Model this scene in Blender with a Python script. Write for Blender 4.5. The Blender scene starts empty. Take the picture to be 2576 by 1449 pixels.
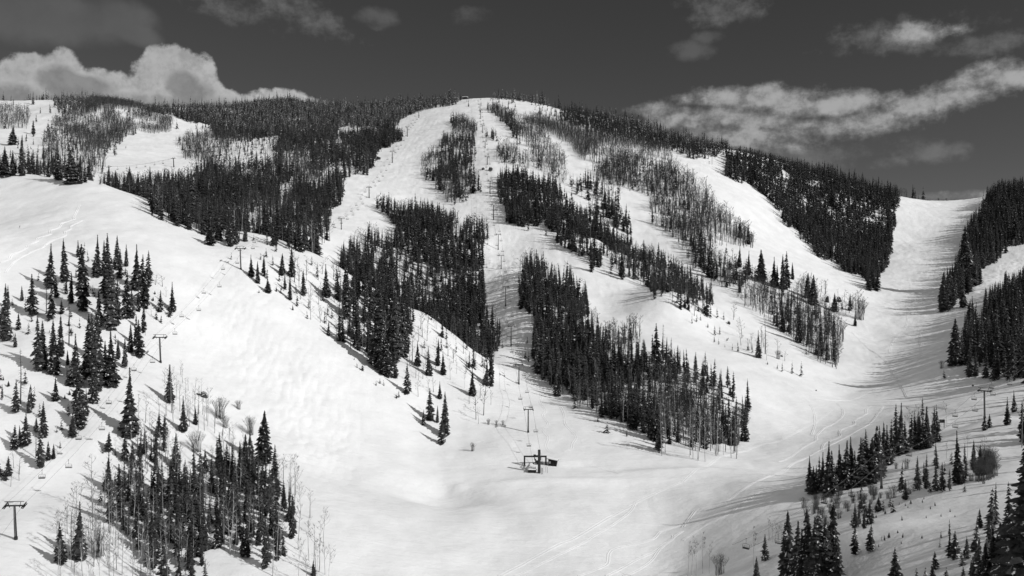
import bpy, math, random
import numpy as np
from mathutils import Vector, Matrix

# ------------------------------------------------------------------ camera, sky, sun, exposure
scene = bpy.context.scene
COL = scene.collection
FPX = 2230.0                       # focal length in photo pixels of a 2576 px wide picture
CU, CV = 1288.0, 724.5
cam_d = bpy.data.cameras.new('camera')
cam_d.sensor_width = 36.0
cam_d.lens = 36.0 * FPX / 2576.0
cam_d.clip_start = 1.0
cam_d.clip_end = 30000.0
cam = bpy.data.objects.new('camera', cam_d)
COL.objects.link(cam)
cam.location = (0, 0, 0)
cam.rotation_euler = (math.radians(90), 0, 0)
scene.camera = cam

SUN_EL = math.radians(31.0)
SUN_AZ = math.radians(116.0)       # clockwise from +Y (the view direction): right and a little behind
SUN_DIR = Vector((math.sin(SUN_AZ) * math.cos(SUN_EL), math.cos(SUN_AZ) * math.cos(SUN_EL), math.sin(SUN_EL)))
SKY_STRENGTH = 0.11
SUN_STRENGTH = 3.15
EXPOSURE = 0.0

sun_d = bpy.data.lights.new('sun', 'SUN')
sun_d.energy = SUN_STRENGTH
sun_d.angle = math.radians(0.5)
sun_d.color = (1, 1, 1)            # the photograph is black and white
sun = bpy.data.objects.new('sun', sun_d)
COL.objects.link(sun)
sun.rotation_euler = SUN_DIR.to_track_quat('Z', 'Y').to_euler()

scene.view_settings.view_transform = 'Standard'
scene.view_settings.look = 'None'
scene.view_settings.exposure = EXPOSURE
scene.view_settings.gamma = 1.0
scene.view_settings.use_curve_mapping = False
scene.cycles.max_bounces = 5
scene.cycles.diffuse_bounces = 3
scene.cycles.glossy_bounces = 1
scene.cycles.transmission_bounces = 0
scene.cycles.caustics_reflective = False
scene.cycles.caustics_refractive = False

world = bpy.data.worlds.new('World')
scene.world = world
world.use_nodes = True


class NG:
    """small helper to write node trees as expressions"""
    def __init__(self, nt):
        self.nt, self.n, self.l = nt, nt.nodes, nt.links

    def put(self, sock, v):
        if isinstance(v, (int, float)):
            sock.default_value = v
        elif isinstance(v, tuple):
            sock.default_value = v
        else:
            self.l.new(v, sock)

    def m(self, op, a, b=0.0, c=0.0, clamp=False):
        x = self.n.new('ShaderNodeMath')
        x.operation, x.use_clamp = op, clamp
        self.put(x.inputs[0], a); self.put(x.inputs[1], b); self.put(x.inputs[2], c)
        return x.outputs[0]

    def v(self, op, a, b=(0, 0, 0), out=0):
        x = self.n.new('ShaderNodeVectorMath')
        x.operation = op
        self.put(x.inputs[0], a)
        if op == 'SCALE':
            self.put(x.inputs['Scale'], b)
        else:
            self.put(x.inputs[1], b)
        return x.outputs['Value'] if out == 1 else x.outputs[0]

    def noise(self, vec, scale, detail=4.0, rough=0.55, lac=2.0, dist=0.0):
        x = self.n.new('ShaderNodeTexNoise')
        self.put(x.inputs['Vector'], vec)
        x.inputs['Scale'].default_value = scale
        x.inputs['Detail'].default_value = detail
        x.inputs['Roughness'].default_value = rough
        x.inputs['Lacunarity'].default_value = lac
        x.inputs['Distortion'].default_value = dist
        return x.outputs[0]

    def ramp(self, x, lo, hi, a=0.0, b=1.0, smooth=True):
        r = self.n.new('ShaderNodeMapRange')
        r.interpolation_type = 'SMOOTHSTEP' if smooth else 'LINEAR'
        self.put(r.inputs['Value'], x)
        r.inputs['From Min'].default_value, r.inputs['From Max'].default_value = lo, hi
        self.put(r.inputs['To Min'], a); self.put(r.inputs['To Max'], b)
        return r.outputs[0]

    def mix(self, f, a, b):
        x = self.n.new('ShaderNodeMix')
        x.data_type = 'FLOAT'
        self.put(x.inputs[0], f); self.put(x.inputs[2], a); self.put(x.inputs[3], b)
        return x.outputs[0]


def build_sky():
    g = NG(world.node_tree)
    g.n.clear()
    out = g.n.new('ShaderNodeOutputWorld')
    bg = g.n.new('ShaderNodeBackground')
    sky = g.n.new('ShaderNodeTexSky')
    sky.sky_type = 'NISHITA'
    sky.sun_disc = False
    sky.sun_elevation = SUN_EL
    sky.sun_rotation = SUN_AZ
    sky.altitude = 2800.0
    sky.air_density = 1.0
    sky.dust_density = 1.2
    sky.ozone_density = 1.0
    sep = g.n.new('ShaderNodeSeparateColor')
    g.l.new(sky.outputs[0], sep.inputs[0])
    # black and white film behind a red filter
    grey = g.m('ADD', g.m('MULTIPLY', sep.outputs[0], SKY_R), g.m('MULTIPLY', sep.outputs[1], SKY_G))
    tc = g.n.new('ShaderNodeTexCoord')
    d = g.v('NORMALIZE', tc.outputs['Generated'])
    xyz = g.n.new('ShaderNodeSeparateXYZ')
    g.l.new(d, xyz.inputs[0])
    az = g.m('ARCTAN2', xyz.outputs[0], xyz.outputs[1])
    el = g.m('ARCSINE', xyz.outputs[2])
    # turbulence of the cloud edges, in direction space
    n1 = g.noise(d, 9.0, 6.0, 0.58)
    n2 = g.noise(g.v('ADD', d, (3.1, 1.7, 0.4)), 30.0, 5.0, 0.62)
    n3 = g.noise(g.v('MULTIPLY', d, (1.0, 1.0, 2.1)), 13.0, 6.0, 0.6)
    turb = g.m('ADD', g.m('MULTIPLY', g.m('SUBTRACT', n1, 0.5), 2.6), g.m('MULTIPLY', g.m('SUBTRACT', n2, 0.5), 2.0))
    n6 = g.noise(g.v('ADD', d, (5.0, 2.0, 1.0)), 70.0, 5.0, 0.65)
    wisp = g.m('ADD', g.m('MULTIPLY', g.m('SUBTRACT', n3, 0.5), 5.0), g.m('ADD', g.m('MULTIPLY', g.m('SUBTRACT', n2, 0.5), 2.6), g.m('MULTIPLY', g.m('SUBTRACT', n6, 0.5), 2.2)))

    def ang(u, v):
        a = math.atan2(u - CU, FPX)
        e = math.atan2(CV - v, math.hypot(u - CU, FPX))
        return a, e

    def field(blobs):
        f = None
        for (u, v, ru, rv, *rest) in blobs:
            tilt = math.radians(rest[0]) if rest else 0.0
            a, e = ang(u, v)
            k = math.cos(a) / FPX
            ra, re = ru * k, rv * k
            da, de = g.m('SUBTRACT', az, a), g.m('SUBTRACT', el, e)
            if tilt:
                c, s = math.cos(tilt), math.sin(tilt)
                da, de = (g.m('ADD', g.m('MULTIPLY', da, c), g.m('MULTIPLY', de, s)),
                          g.m('SUBTRACT', g.m('MULTIPLY', de, c), g.m('MULTIPLY', da, s)))
            q = g.m('SUBTRACT', 1.0, g.m('ADD', g.m('POWER', g.m('ABSOLUTE', g.m('DIVIDE', da, ra)), 2.0), g.m('POWER', g.m('ABSOLUTE', g.m('DIVIDE', de, re)), 2.0)))
            f = q if f is None else g.m('SMOOTH_MAX', f, q, 0.25)
        return f

    # heaped cumulus over the left ridge
    cum = [(55, 210, 60, 62), (105, 205, 85, 68), (150, 180, 60, 55), (120, 260, 180, 60), (250, 215, 75, 45), (310, 240, 90, 40),
           (400, 180, 60, 55), (450, 165, 65, 45), (490, 195, 60, 60), (520, 235, 45, 50), (420, 255, 190, 60), (575, 265, 60, 35),
           (650, 265, 60, 35), (710, 245, 75, 28), (780, 262, 50, 24), (0, 240, 30, 38)]
    dc = g.m('ADD', field(cum), turb)
    mc = g.ramp(g.m('ADD', dc, g.m('MULTIPLY', g.m('SUBTRACT', n6, 0.5), 0.8)), -0.12, 0.40)
    grey_parts = [(150, 205, 40, 30), (215, 225, 50, 26), (40, 260, 80, 34), (330, 285, 240, 34), (480, 225, 46, 28, -25), (540, 280, 70, 26), (690, 280, 100, 22), (120, 285, 160, 34)]
    bodyc = g.ramp(g.m('ADD', g.m('MULTIPLY', g.m('MAXIMUM', field(grey_parts), -1.5), 0.55), g.m('ADD', g.m('MULTIPLY', turb, 2.2), g.m('MULTIPLY', g.m('SUBTRACT', n6, 0.5), 1.6))), -0.6, 0.7)
    cc = g.mix(bodyc, g.ramp(g.m('ADD', n2, g.m('MULTIPLY', g.m('SUBTRACT', n6, 0.5), 0.6)), 0.3, 0.7, 0.31, 0.50), g.ramp(n2, 0.3, 0.7, 0.17, 0.27))
    # torn fair-weather cloud on the right
    tor = [(1790, 245, 110, 24, 0), (1960, 250, 170, 32), (1830, 300, 160, 32, -4), (2080, 262, 150, 30), (2220, 300, 180, 34, 14), (2370, 262, 110, 40, 15),
           (2460, 195, 120, 30, 10), (2560, 195, 90, 34), (2060, 335, 130, 34), (1890, 345, 150, 30, -8), (1740, 295, 90, 30), (1650, 275, 60, 24), (2330, 78, 90, 26), (2440, 490, 120, 14)]
    dt = g.m('ADD', field(tor), wisp)
    mt = g.m('MULTIPLY', g.ramp(dt, -0.6, 1.15), 0.95)
    # thin veils
    veil = [(640, 15, 230, 60, -10), (2290, 85, 200, 54, 4), (2480, 110, 120, 30), (1820, 18, 120, 40), (2350, 388, 95, 30), (2240, 408, 60, 20), (2050, 385, 260, 40)]
    dv = g.m('ADD', field(veil), g.m('MULTIPLY', wisp, 1.0))
    mv = g.m('MULTIPLY', g.ramp(dv, -0.2, 1.9), 0.6)
    puff = [(1735, 125, 60, 26), (1780, 95, 40, 16), (945, 45, 60, 24), (1180, 38, 55, 24), (1195, 45, 30, 14)]
    mp_ = g.m('MULTIPLY', g.ramp(g.m('ADD', field(puff), g.m('MULTIPLY', wisp, 0.8)), -0.2, 1.9), 0.34)
    bank = [(60, 40, 260, 72), (200, 45, 170, 62), (330, 78, 75, 34, -18), (300, 40, 90, 50)]
    mb_ = g.m('MULTIPLY', g.ramp(g.m('ADD', field(bank), g.m('MULTIPLY', turb, 0.5)), -0.25, 0.8), g.ramp(n1, 0.3, 0.7, 0.55, 0.95))
    # unseen broken cloud overhead and behind the camera, added to raise fill light
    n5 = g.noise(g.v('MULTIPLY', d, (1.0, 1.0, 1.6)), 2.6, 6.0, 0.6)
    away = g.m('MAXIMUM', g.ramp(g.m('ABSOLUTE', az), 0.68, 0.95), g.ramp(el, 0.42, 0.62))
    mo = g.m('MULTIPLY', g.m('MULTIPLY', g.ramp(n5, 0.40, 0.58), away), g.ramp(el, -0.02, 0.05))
    col = grey
    col = g.mix(mo, col, CLOUD_FILL_LIGHT)
    col = g.mix(mv, col, 0.20)
    col = g.mix(mp_, col, 0.20)
    col = g.mix(mb_, col, 0.118)
    col = g.mix(mt, col, g.mix(g.ramp(dt, 0.2, 1.7), 0.24, 0.40))
    col = g.mix(mc, col, cc)
    comb = g.n.new('ShaderNodeCombineColor')
    for i in range(3):
        g.l.new(col, comb.inputs[i])
    g.l.new(comb.outputs[0], bg.inputs[0])
    bg.inputs[1].default_value = 1.0 if SKY_ONE else SKY_STRENGTH
    g.l.new(bg.outputs[0], out.inputs[0])


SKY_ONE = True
SKY_R, SKY_G = 0.027, 0.005        # strength (about 0.1) times the film's weights for red and green
CLOUD_FILL_LIGHT = 0.40  # brightness of the added out-of-view cloud, set for fill light
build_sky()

# ------------------------------------------------------------------ helpers
def tag(o, label=None, cat=None, group=None, kind=None):
    if label: o['label'] = label
    if cat: o['category'] = cat
    if group: o['group'] = group
    if kind: o['kind'] = kind
    return o


def empty(name, loc=(0, 0, 0), rz=0.0):
    o = bpy.data.objects.new(name, None)
    o.empty_display_size = 0.5
    o.location = loc
    o.rotation_euler = (0, 0, rz)
    COL.objects.link(o)
    return o


class MB:
    """collects vertices and faces (with a material index) and builds ONE mesh"""
    def __init__(self):
        self.v, self.f, self.mi = [], [], []

    def add(self, vs, fs, mi=0):
        b = len(self.v)
        self.v += [tuple(p) for p in vs]
        self.f += [tuple(b + i for i in f) for f in fs]
        self.mi += [mi] * len(fs)

    def box(self, c, s, mi=0, rot=None):
        hx, hy, hz = s[0] / 2, s[1] / 2, s[2] / 2
        vs = [Vector((x, y, z)) for x in (-hx, hx) for y in (-hy, hy) for z in (-hz, hz)]
        if rot is not None: vs = [rot @ p for p in vs]
        vs = [p + Vector(c) for p in vs]
        self.add(vs, [(0, 1, 3, 2), (4, 6, 7, 5), (0, 4, 5, 1), (2, 3, 7, 6), (0, 2, 6, 4), (1, 5, 7, 3)], mi)

    def tube(self, pts, radii, n=8, mi=0, cap=True):
        pts = [Vector(p) for p in pts]
        if isinstance(radii, (int, float)): radii = [radii] * len(pts)
        rings = []
        for i, p in enumerate(pts):
            t = (pts[min(i + 1, len(pts) - 1)] - pts[max(i - 1, 0)]).normalized()
            a = Vector((0, 0, 1)) if abs(t.z) < 0.9 else Vector((1, 0, 0))
            x = t.cross(a).normalized(); y = t.cross(x).normalized()
            rings.append([p + (x * math.cos(2 * math.pi * k / n) + y * math.sin(2 * math.pi * k / n)) * radii[i] for k in range(n)])
        vs = [q for r in rings for q in r]
        fs = []
        for i in range(len(pts) - 1):
            for k in range(n):
                fs.append((i * n + k, i * n + (k + 1) % n, (i + 1) * n + (k + 1) % n, (i + 1) * n + k))
        if cap:
            fs.append(tuple(range(n))[::-1])
            fs.append(tuple((len(pts) - 1) * n + k for k in range(n)))
        self.add(vs, fs, mi)

    def disc(self, c, r, h, axis='Z', n=20, mi=0):
        d = {'X': Vector((h / 2, 0, 0)), 'Y': Vector((0, h / 2, 0)), 'Z': Vector((0, 0, h / 2))}[axis]
        self.tube([Vector(c) - d, Vector(c) + d], r, n, mi)

    def mesh(self, name, mats, smooth=False):
        me = bpy.data.meshes.new(name)
        me.from_pydata(self.v, [], self.f)
        for m in (mats if isinstance(mats, (list, tuple)) else [mats]): me.materials.append(m)
        me.polygons.foreach_set('material_index', self.mi)
        if smooth: me.polygons.foreach_set('use_smooth', [True] * len(self.f))
        me.update()
        return me

    def build(self, name, mats, parent=None, smooth=False):
        o = bpy.data.objects.new(name, self.mesh(name, mats, smooth))
        COL.objects.link(o)
        if parent is not None: o.parent = parent
        return o


def fast_mesh(name, verts, tris, mats, mi=None, smooth=False, shade=None):
    """verts (n,3), faces (m,3) or (m,4) numpy arrays"""
    me = bpy.data.meshes.new(name)
    k = tris.shape[1]
    me.vertices.add(len(verts)); me.vertices.foreach_set('co', np.ascontiguousarray(verts, dtype=np.float32).ravel())
    me.loops.add(tris.size); me.loops.foreach_set('vertex_index', np.ascontiguousarray(tris, dtype=np.int32).ravel())
    me.polygons.add(len(tris)); me.polygons.foreach_set('loop_start', np.arange(0, tris.size, k, dtype=np.int32))
    for m in (mats if isinstance(mats, (list, tuple)) else [mats]): me.materials.append(m)
    if mi is not None: me.polygons.foreach_set('material_index', np.ascontiguousarray(mi, dtype=np.int32))
    me.polygons.foreach_set('use_smooth', np.full(len(tris), smooth, dtype=bool))
    if shade is not None:
        a = me.attributes.new('shade', 'FLOAT', 'POINT')
        a.data.foreach_set('value', np.ascontiguousarray(shade, dtype=np.float32))
    me.update(calc_edges=True)
    me.validate()
    return me


# ------------------------------------------------------------------ materials (all neutral: black and white)
def principled(name, rough=0.8, spec=0.2):
    m = bpy.data.materials.new(name)
    m.use_nodes = True
    g = NG(m.node_tree)
    b = m.node_tree.nodes['Principled BSDF']
    b.inputs['Roughness'].default_value = rough
    b.inputs['Specular IOR Level'].default_value = spec
    return m, g, b


def grey_to(g, sock, val):
    c = g.n.new('ShaderNodeCombineColor')
    for i in range(3): g.put(c.inputs[i], val)
    g.l.new(c.outputs[0], sock)


def snow_material():
    m, g, b = principled('snow', 0.7, 0.12)
    geo = g.n.new('ShaderNodeNewGeometry')
    P = geo.outputs['Position']
    n = g.noise(P, 0.05, 5.0, 0.6)
    fine = g.noise(P, 0.7, 4.0, 0.6)
    grey_to(g, b.inputs['Base Color'], g.m('ADD', g.ramp(n, 0.3, 0.7, 0.81, 0.90), g.m('MULTIPLY', g.m('SUBTRACT', fine, 0.5), 0.04)))
    # wind ripples and chopped powder
    rip = g.noise(g.v('MULTIPLY', P, (0.35, 1.0, 1.0)), 0.42, 4.0, 0.55)
    bump = g.n.new('ShaderNodeBump')
    bump.inputs['Strength'].default_value = 0.8
    bump.inputs['Distance'].default_value = 0.6
    g.l.new(g.m('ADD', g.m('MULTIPLY', rip, 0.75), g.m('MULTIPLY', fine, 0.25)), bump.inputs['Height'])
    g.l.new(bump.outputs[0], b.inputs['Normal'])
    return m


def needle_material(name, lo, hi, snow_amt, snow_scale):
    """conifer needles: dark, with snow lying on faces that look up where a world noise lets it"""
    m, g, b = principled(name, 0.75, 0.15)
    geo = g.n.new('ShaderNodeNewGeometry')
    at = g.n.new('ShaderNodeAttribute'); at.attribute_name = 'shade'
    oi = g.n.new('ShaderNodeObjectInfo')
    rnd = g.m('FRACT', g.m('ADD', at.outputs['Fac'], oi.outputs['Random']))
    n = g.noise(geo.outputs['Position'], 0.9, 3.0, 0.6)
    base = g.m('MULTIPLY', g.ramp(rnd, 0, 1, lo, hi, False), g.ramp(n, 0.3, 0.7, 0.7, 1.35))
    if snow_amt > 0:
        sx = g.n.new('ShaderNodeSeparateXYZ'); g.l.new(geo.outputs['Normal'], sx.inputs[0])
        ns = g.noise(geo.outputs['Position'], snow_scale, 3.0, 0.65)
        mask = g.m('MULTIPLY', g.ramp(sx.outputs[2], 0.25, 0.6), g.ramp(ns, 0.70 - 0.25 * snow_amt, 0.77 - 0.25 * snow_amt))
        base = g.mix(mask, base, 0.75)
    grey_to(g, b.inputs['Base Color'], base)
    return m


def bark_material(name, lo, hi, scale=0.8):
    m, g, b = principled(name, 0.85, 0.1)
    geo = g.n.new('ShaderNodeNewGeometry')
    at = g.n.new('ShaderNodeAttribute'); at.attribute_name = 'shade'
    oi = g.n.new('ShaderNodeObjectInfo')
    rnd = g.m('FRACT', g.m('ADD', at.outputs['Fac'], oi.outputs['Random']))
    n = g.noise(g.v('MULTIPLY', geo.outputs['Position'], (1, 1, 0.5)), scale, 3.0, 0.7)
    grey_to(g, b.inputs['Base Color'], g.m('MULTIPLY', g.ramp(rnd, 0, 1, lo, hi, False), g.ramp(n, 0.3, 0.7, 0.6, 1.3)))
    return m


def plain_material(name, val, rough=0.6, spec=0.3, var=0.25, scale=2.0, metal=0.0):
    m, g, b = principled(name, rough, spec)
    b.inputs['Metallic'].default_value = metal
    tc = g.n.new('ShaderNodeTexCoord')
    n = g.noise(tc.outputs['Object'], scale, 4.0, 0.6)
    grey_to(g, b.inputs['Base Color'], g.m('MULTIPLY', g.ramp(n, 0.3, 0.7, 1 - var, 1 + var), val))
    return m


def rock_material():
    m, g, b = principled('rock', 0.9, 0.1)
    geo = g.n.new('ShaderNodeNewGeometry')
    n = g.noise(geo.outputs['Position'], 0.9, 5.0, 0.65)
    sx = g.n.new('ShaderNodeSeparateXYZ'); g.l.new(geo.outputs['Normal'], sx.inputs[0])
    mask = g.ramp(g.m('ADD', sx.outputs[2], g.m('MULTIPLY', g.m('SUBTRACT', n, 0.5), 0.6)), 0.45, 0.6)
    grey_to(g, b.inputs['Base Color'], g.mix(mask, g.ramp(n, 0.3, 0.7, 0.03, 0.10), 0.82))
    return m


M = {}
M['snow'] = snow_material()
M['needle'] = needle_material('needles', 0.018, 0.048, 0.40, 0.75)
M['needle_far'] = needle_material('needles_far', 0.020, 0.060, 0.26, 0.5)
M['frost'] = needle_material('frosted_needles', 0.05, 0.14, 0.62, 0.5)
M['bough_snow'] = plain_material('bough_snow', 0.8, 0.7, 0.1, 0.05)
M['bark'] = bark_material('conifer_bark', 0.05, 0.09)
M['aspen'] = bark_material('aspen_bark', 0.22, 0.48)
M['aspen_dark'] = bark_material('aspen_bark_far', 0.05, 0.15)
M['twig'] = bark_material('twigs', 0.06, 0.12)
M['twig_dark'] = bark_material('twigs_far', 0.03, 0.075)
M['steel'] = plain_material('painted_steel', 0.018, 0.5, 0.4)
M['steel_pale'] = plain_material('galvanised_steel', 0.30, 0.45, 0.5)  # paler grey steel for ladders, backrests and small fittings
M['rope'] = plain_material('wire_rope', 0.10, 0.5, 0.4)
M['seat'] = plain_material('seat_pad', 0.02, 0.6, 0.3)
M['wood'] = plain_material('dark_planks', 0.02, 0.8, 0.15, 0.4, 3.0)
M['glass'] = plain_material('window_glass', 0.35, 0.15, 0.5, 0.3, 1.0)
M['rock'] = rock_material()
M['cloth'] = plain_material('ski_wear', 0.04, 0.8, 0.2)
M['skin'] = plain_material('skin', 0.3, 0.6, 0.2)

# ------------------------------------------------------------------ terrain: one height field through surveyed points
# (u, v, distance): where the photo shows the ground at that distance; photo pixels of a 2576 px wide picture
SURVEY = [
 # left chairlift line
 (40,1357,282),(187,1163,340),(404,912,427),(606,678,538),(672,612,600),(858,573,861),(928,497,1028),(987,408,1230),(1024,343,1402),(1053,294,1569),(1080,262,1770),
 # central chairlift line
 (1340,1190,420),(1328,1088,470),(1304,965,560),(1285,870,640),(1271,768,720),(1260,678,820),(1253,627,880),(1242,553,960),(1232,490,1040),(1224,412,1150),(1218,345,1300),(1212,290,1500),(1215,248,1720),
 # left slope
 (0,437,720),(120,445,700),(250,460,680),(370,500,645),(480,560,610),(560,603,592),(627,583,622),(0,560,580),(0,700,470),(0,900,392),(0,1100,345),(0,1300,300),(-300,900,380),(-300,560,600),(-300,1300,305),
 (200,600,520),(250,700,480),(400,700,490),(250,900,412),(250,1100,350),(250,1300,305),(200,1449,272),(400,1449,285),(325,1110,355),(550,900,455),(560,700,525),(700,800,505),(550,1050,400),(665,1165,372),(800,1000,455),(850,1200,395),
 (500,1250,340),(620,1350,308),(700,1449,290),(760,1300,330),(900,1449,300),(900,1300,340),(930,960,485),(1000,1060,460),(1100,1090,465),(1000,1150,425),
 # crest of the bowl's right side
 (717,607,625),(807,647,615),(892,700,605),(1005,764,592),(1065,785,586),(1149,843,578),(1222,910,566),(1245,965,545),(1180,980,515),(1100,950,520),(950,850,545),(800,740,560),
 # station bench and valley floor
 (1200,1150,440),(1450,1150,440),(1100,1205,415),(1300,1222,403),(1500,1215,408),(1700,1192,416),(1300,1300,366),(1100,1300,362),(1500,1300,368),(1300,1449,318),(1100,1449,310),(1500,1449,318),(1700,1300,374),(1700,1449,321),(1820,1400,313),(1850,1300,347),
 (1850,1200,405),(1800,1130,466),(1650,1120,455),(1550,1080,475),(1440,1020,520),(1900,1110,490),(2000,1050,540),(2100,1000,600),(2200,950,660),(2200,850,780),(2230,760,935),(2250,700,1070),(2290,600,1290),(2350,503,1530),(2310,850,745),(2330,760,915),(2360,680,1080),(2400,600,1230),
 (1950,1200,402),(2100,1100,490),(2250,1010,560),(2330,960,590),
 # central spur and the runs right of it
 (1340,900,610),(1340,690,790),(1480,690,800),(1600,760,725),(1700,810,690),(1850,900,625),(2000,980,580),(1500,850,640),(1700,950,555),(1850,1020,530),
 (1650,660,900),(1780,700,860),(1880,790,760),(2000,870,700),(1540,640,930),(1640,720,800),(1530,785,725),(1680,735,725),(1800,840,700),(1920,890,650),(2110,910,690),(2050,800,800),(2150,780,850),(1950,700,880),(2080,690,1000),(2180,730,970),
 (1500,440,1160),(1400,370,1290),(1300,300,1480),(1600,500,1070),(1700,580,985),(1800,630,940),(1730,405,1290),(1850,500,1150),(1930,600,1080),(2050,670,1040),(1650,430,1200),(1420,560,950),(1500,600,900),(1380,480,1060),
 (2180,710,1010),(2250,560,1330),(2250,492,1490),(1900,398,1370),(2100,452,1430),(1750,365,1440),(1600,315,1540),(1450,285,1630),(1300,252,1710),(2050,560,1260),
 # upper middle
 (1120,330,1390),(1120,420,1180),(1120,520,1020),(1050,480,1080),(1000,600,870),(1100,600,880),(1215,600,890),(1238,785,720),(1250,880,620),(940,580,880),(870,620,800),(960,350,1420),
 # left upper hills
 (0,400,1010),(0,330,1250),(60,275,1500),(130,262,1560),(280,262,1500),(200,255,1600),(400,290,1450),(0,258,1700),(150,400,1010),(230,380,1080),(300,430,960),(370,400,1100),(430,325,1380),(500,320,1420),(450,300,1600),(520,350,1330),
 (600,380,1260),(700,380,1270),(600,330,1500),(450,283,1950),(600,280,2020),(690,262,2120),(780,268,2100),(870,280,2000),(800,330,1600),(900,330,1500),(960,285,1700),(1040,262,1790),(760,440,1100),(850,480,1030),(600,470,1020),(500,430,1010),(820,360,1370),
 # right side forests
 (2375,770,860),(2440,720,960),(2480,700,1010),(2576,640,1100),(2576,560,1240),(2480,620,1150),(2480,505,1450),(2576,470,1420),(2440,520,1440),(2395,920,600),(2420,860,665),(2500,780,760),(2576,720,850),(2576,860,640),(2576,950,530),(2480,960,560),(2700,700,960),(2800,950,440),(2800,480,1380),
 # near right slope
 (2050,1190,413),(2000,1290,329),(1950,1400,271),(2120,1180,402),(2218,1229,332),(2200,1150,368),(2350,1100,375),(2300,1060,440),(2477,1050,415),(2400,1015,470),(2576,1010,425),(2550,1120,340),(2400,1200,290),(2400,1300,240),(2576,1300,212),(2200,1300,275),(2150,1350,248),(2200,1449,213),(2400,1449,190),(2576,1449,175),(2050,1449,238),(2750,1449,160),(2800,1150,290),
]
# points nobody sees: (u, distance, height) behind the crests, and the land around
HIDDEN = [
 (1235,720,-20),(1312,720,-7),(1238,660,-42),(1318,660,-29),(1232,780,0),(1308,780,13),
 (0,800,90),(0,860,103),(120,770,82),(250,750,70),(370,720,58),(480,690,45),(250,850,92),(400,820,80),(560,660,34),(620,720,36),(717,700,22),(807,690,8),(892,675,-6),(1005,655,-24),(1065,645,-30),(1149,628,-42),(1215,605,-50),(700,780,50),(780,790,46),
 (1200,2050,330),(1080,2100,330),(1400,2000,280),(1600,1900,230),(1900,1700,150),(2100,1800,130),(2300,1900,110),(2450,1800,110),(2700,1700,110),(690,2500,380),(450,2400,330),(200,2000,300),(0,2000,310),(900,2400,330),
 (-600,1300,240),(-600,700,110),(-700,350,60),(-900,300,0),(-600,2000,300),(3300,400,-10),(3400,800,70),(3200,200,-50),(3300,1300,60),
 (-900,3000,100),(1200,3200,120),(3300,3000,40),(600,120,-95),(1300,120,-110),(1900,120,-90),(2600,110,-62),(0,140,-118),(-600,130,-118),(-300,200,-88),(300,200,-103),(0,200,-92),(-900,200,-70),
]
NCX, NRY = 250, 260
S0, S1 = -1.02, 1.02
Y0, Y1 = 60.0, 4200.0


def world_pt(u, v, y):
    return ((u - CU) / FPX * y, y, (CV - v) / FPX * y)


_pts = [world_pt(u, v, y) for (u, v, y) in SURVEY] + [((u - CU) / FPX * y, y, z) for (u, y, z) in HIDDEN]
_pts += [(-300, -500, -60), (0, -500, -100), (300, -500, -80), (-120, -100, -80), (0, 0, -108), (120, 0, -60), (250, -200, -60)]
_pts = np.array(_pts, dtype=np.float64)


def _tps(d2):
    return 0.5 * d2 * np.log(d2 + 1e-9)


def fit_rbf(P, smooth):
    X = P[:, :2] / 500.0
    d2 = ((X[:, None, :] - X[None, :, :]) ** 2).sum(-1)
    n = len(X)
    K = _tps(d2) + np.eye(n) * smooth
    A = np.zeros((n + 3, n + 3))
    A[:n, :n] = K; A[:n, n] = 1; A[:n, n + 1:] = X; A[n, :n] = 1; A[n + 1:, :n] = X.T
    w = np.linalg.solve(A, np.concatenate([P[:, 2], np.zeros(3)]))
    return X, w


_RX, _RW = fit_rbf(_pts, 2e-4)


def rbf(x, y):
    q = np.stack([x, y], -1).reshape(-1, 2) / 500.0
    out = np.empty(len(q))
    n = len(_RX)
    for i in range(0, len(q), 20000):
        c = q[i:i + 20000]
        d2 = ((c[:, None, :] - _RX[None]) ** 2).sum(-1)
        out[i:i + 20000] = _tps(d2) @ _RW[:n] + _RW[n] + c @ _RW[n + 1:]
    return out.reshape(np.shape(x))


# --- lattice noise
def _hash(ix, iy, seed):
    h = (ix.astype(np.int64) * 374761393 + iy.astype(np.int64) * 668265263 + seed * 1274126177) & 0x7fffffff
    h = ((h ^ (h >> 13)) * 1103515245) & 0x7fffffff
    h = (h ^ (h >> 16)) & 0xffff
    return h / 65535.0


def vnoise(x, y, seed=0):
    ix, iy = np.floor(x), np.floor(y)
    fx, fy = x - ix, y - iy
    fx = fx * fx * fx * (fx * (fx * 6 - 15) + 10); fy = fy * fy * fy * (fy * (fy * 6 - 15) + 10)
    a, b = _hash(ix, iy, seed), _hash(ix + 1, iy, seed)
    c, d = _hash(ix, iy + 1, seed), _hash(ix + 1, iy + 1, seed)
    return (a * (1 - fx) + b * fx) * (1 - fy) + (c * (1 - fx) + d * fx) * fy - 0.5


def fbm(x, y, oct=4, seed=0, gain=0.5):
    s, a = 0.0, 1.0
    for o in range(oct):
        s = s + a * vnoise(x, y, seed + o * 17)
        x, y, a = x * 2.03 + 11.3, y * 2.03 - 4.7, a * gain
    return s


def in_poly(u, v, poly):
    poly = np.asarray(poly, dtype=np.float64)
    r = np.zeros(np.shape(u), bool)
    j = len(poly) - 1
    for i in range(len(poly)):
        xi, yi = poly[i]; xj, yj = poly[j]
        c = ((yi > v) != (yj > v)) & (u < (xj - xi) * (v - yi) / (yj - yi + 1e-12) + xi)
        r ^= c
        j = i
    return r


# zones: the close-ups the photo was surveyed in (3 close-up units = 1 px of the 2576 px picture)
ZONE = {'A': (0, 134.2), 'B': (858.67, 134.2), 'C': (1717.33, 134.2), 'D': (0, 536.7), 'E': (858.67, 536.7), 'F': (1717.33, 536.7),
        'G': (0, 966.0), 'H': (858.67, 966.0), 'I': (1717.33, 966.0)}


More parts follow.
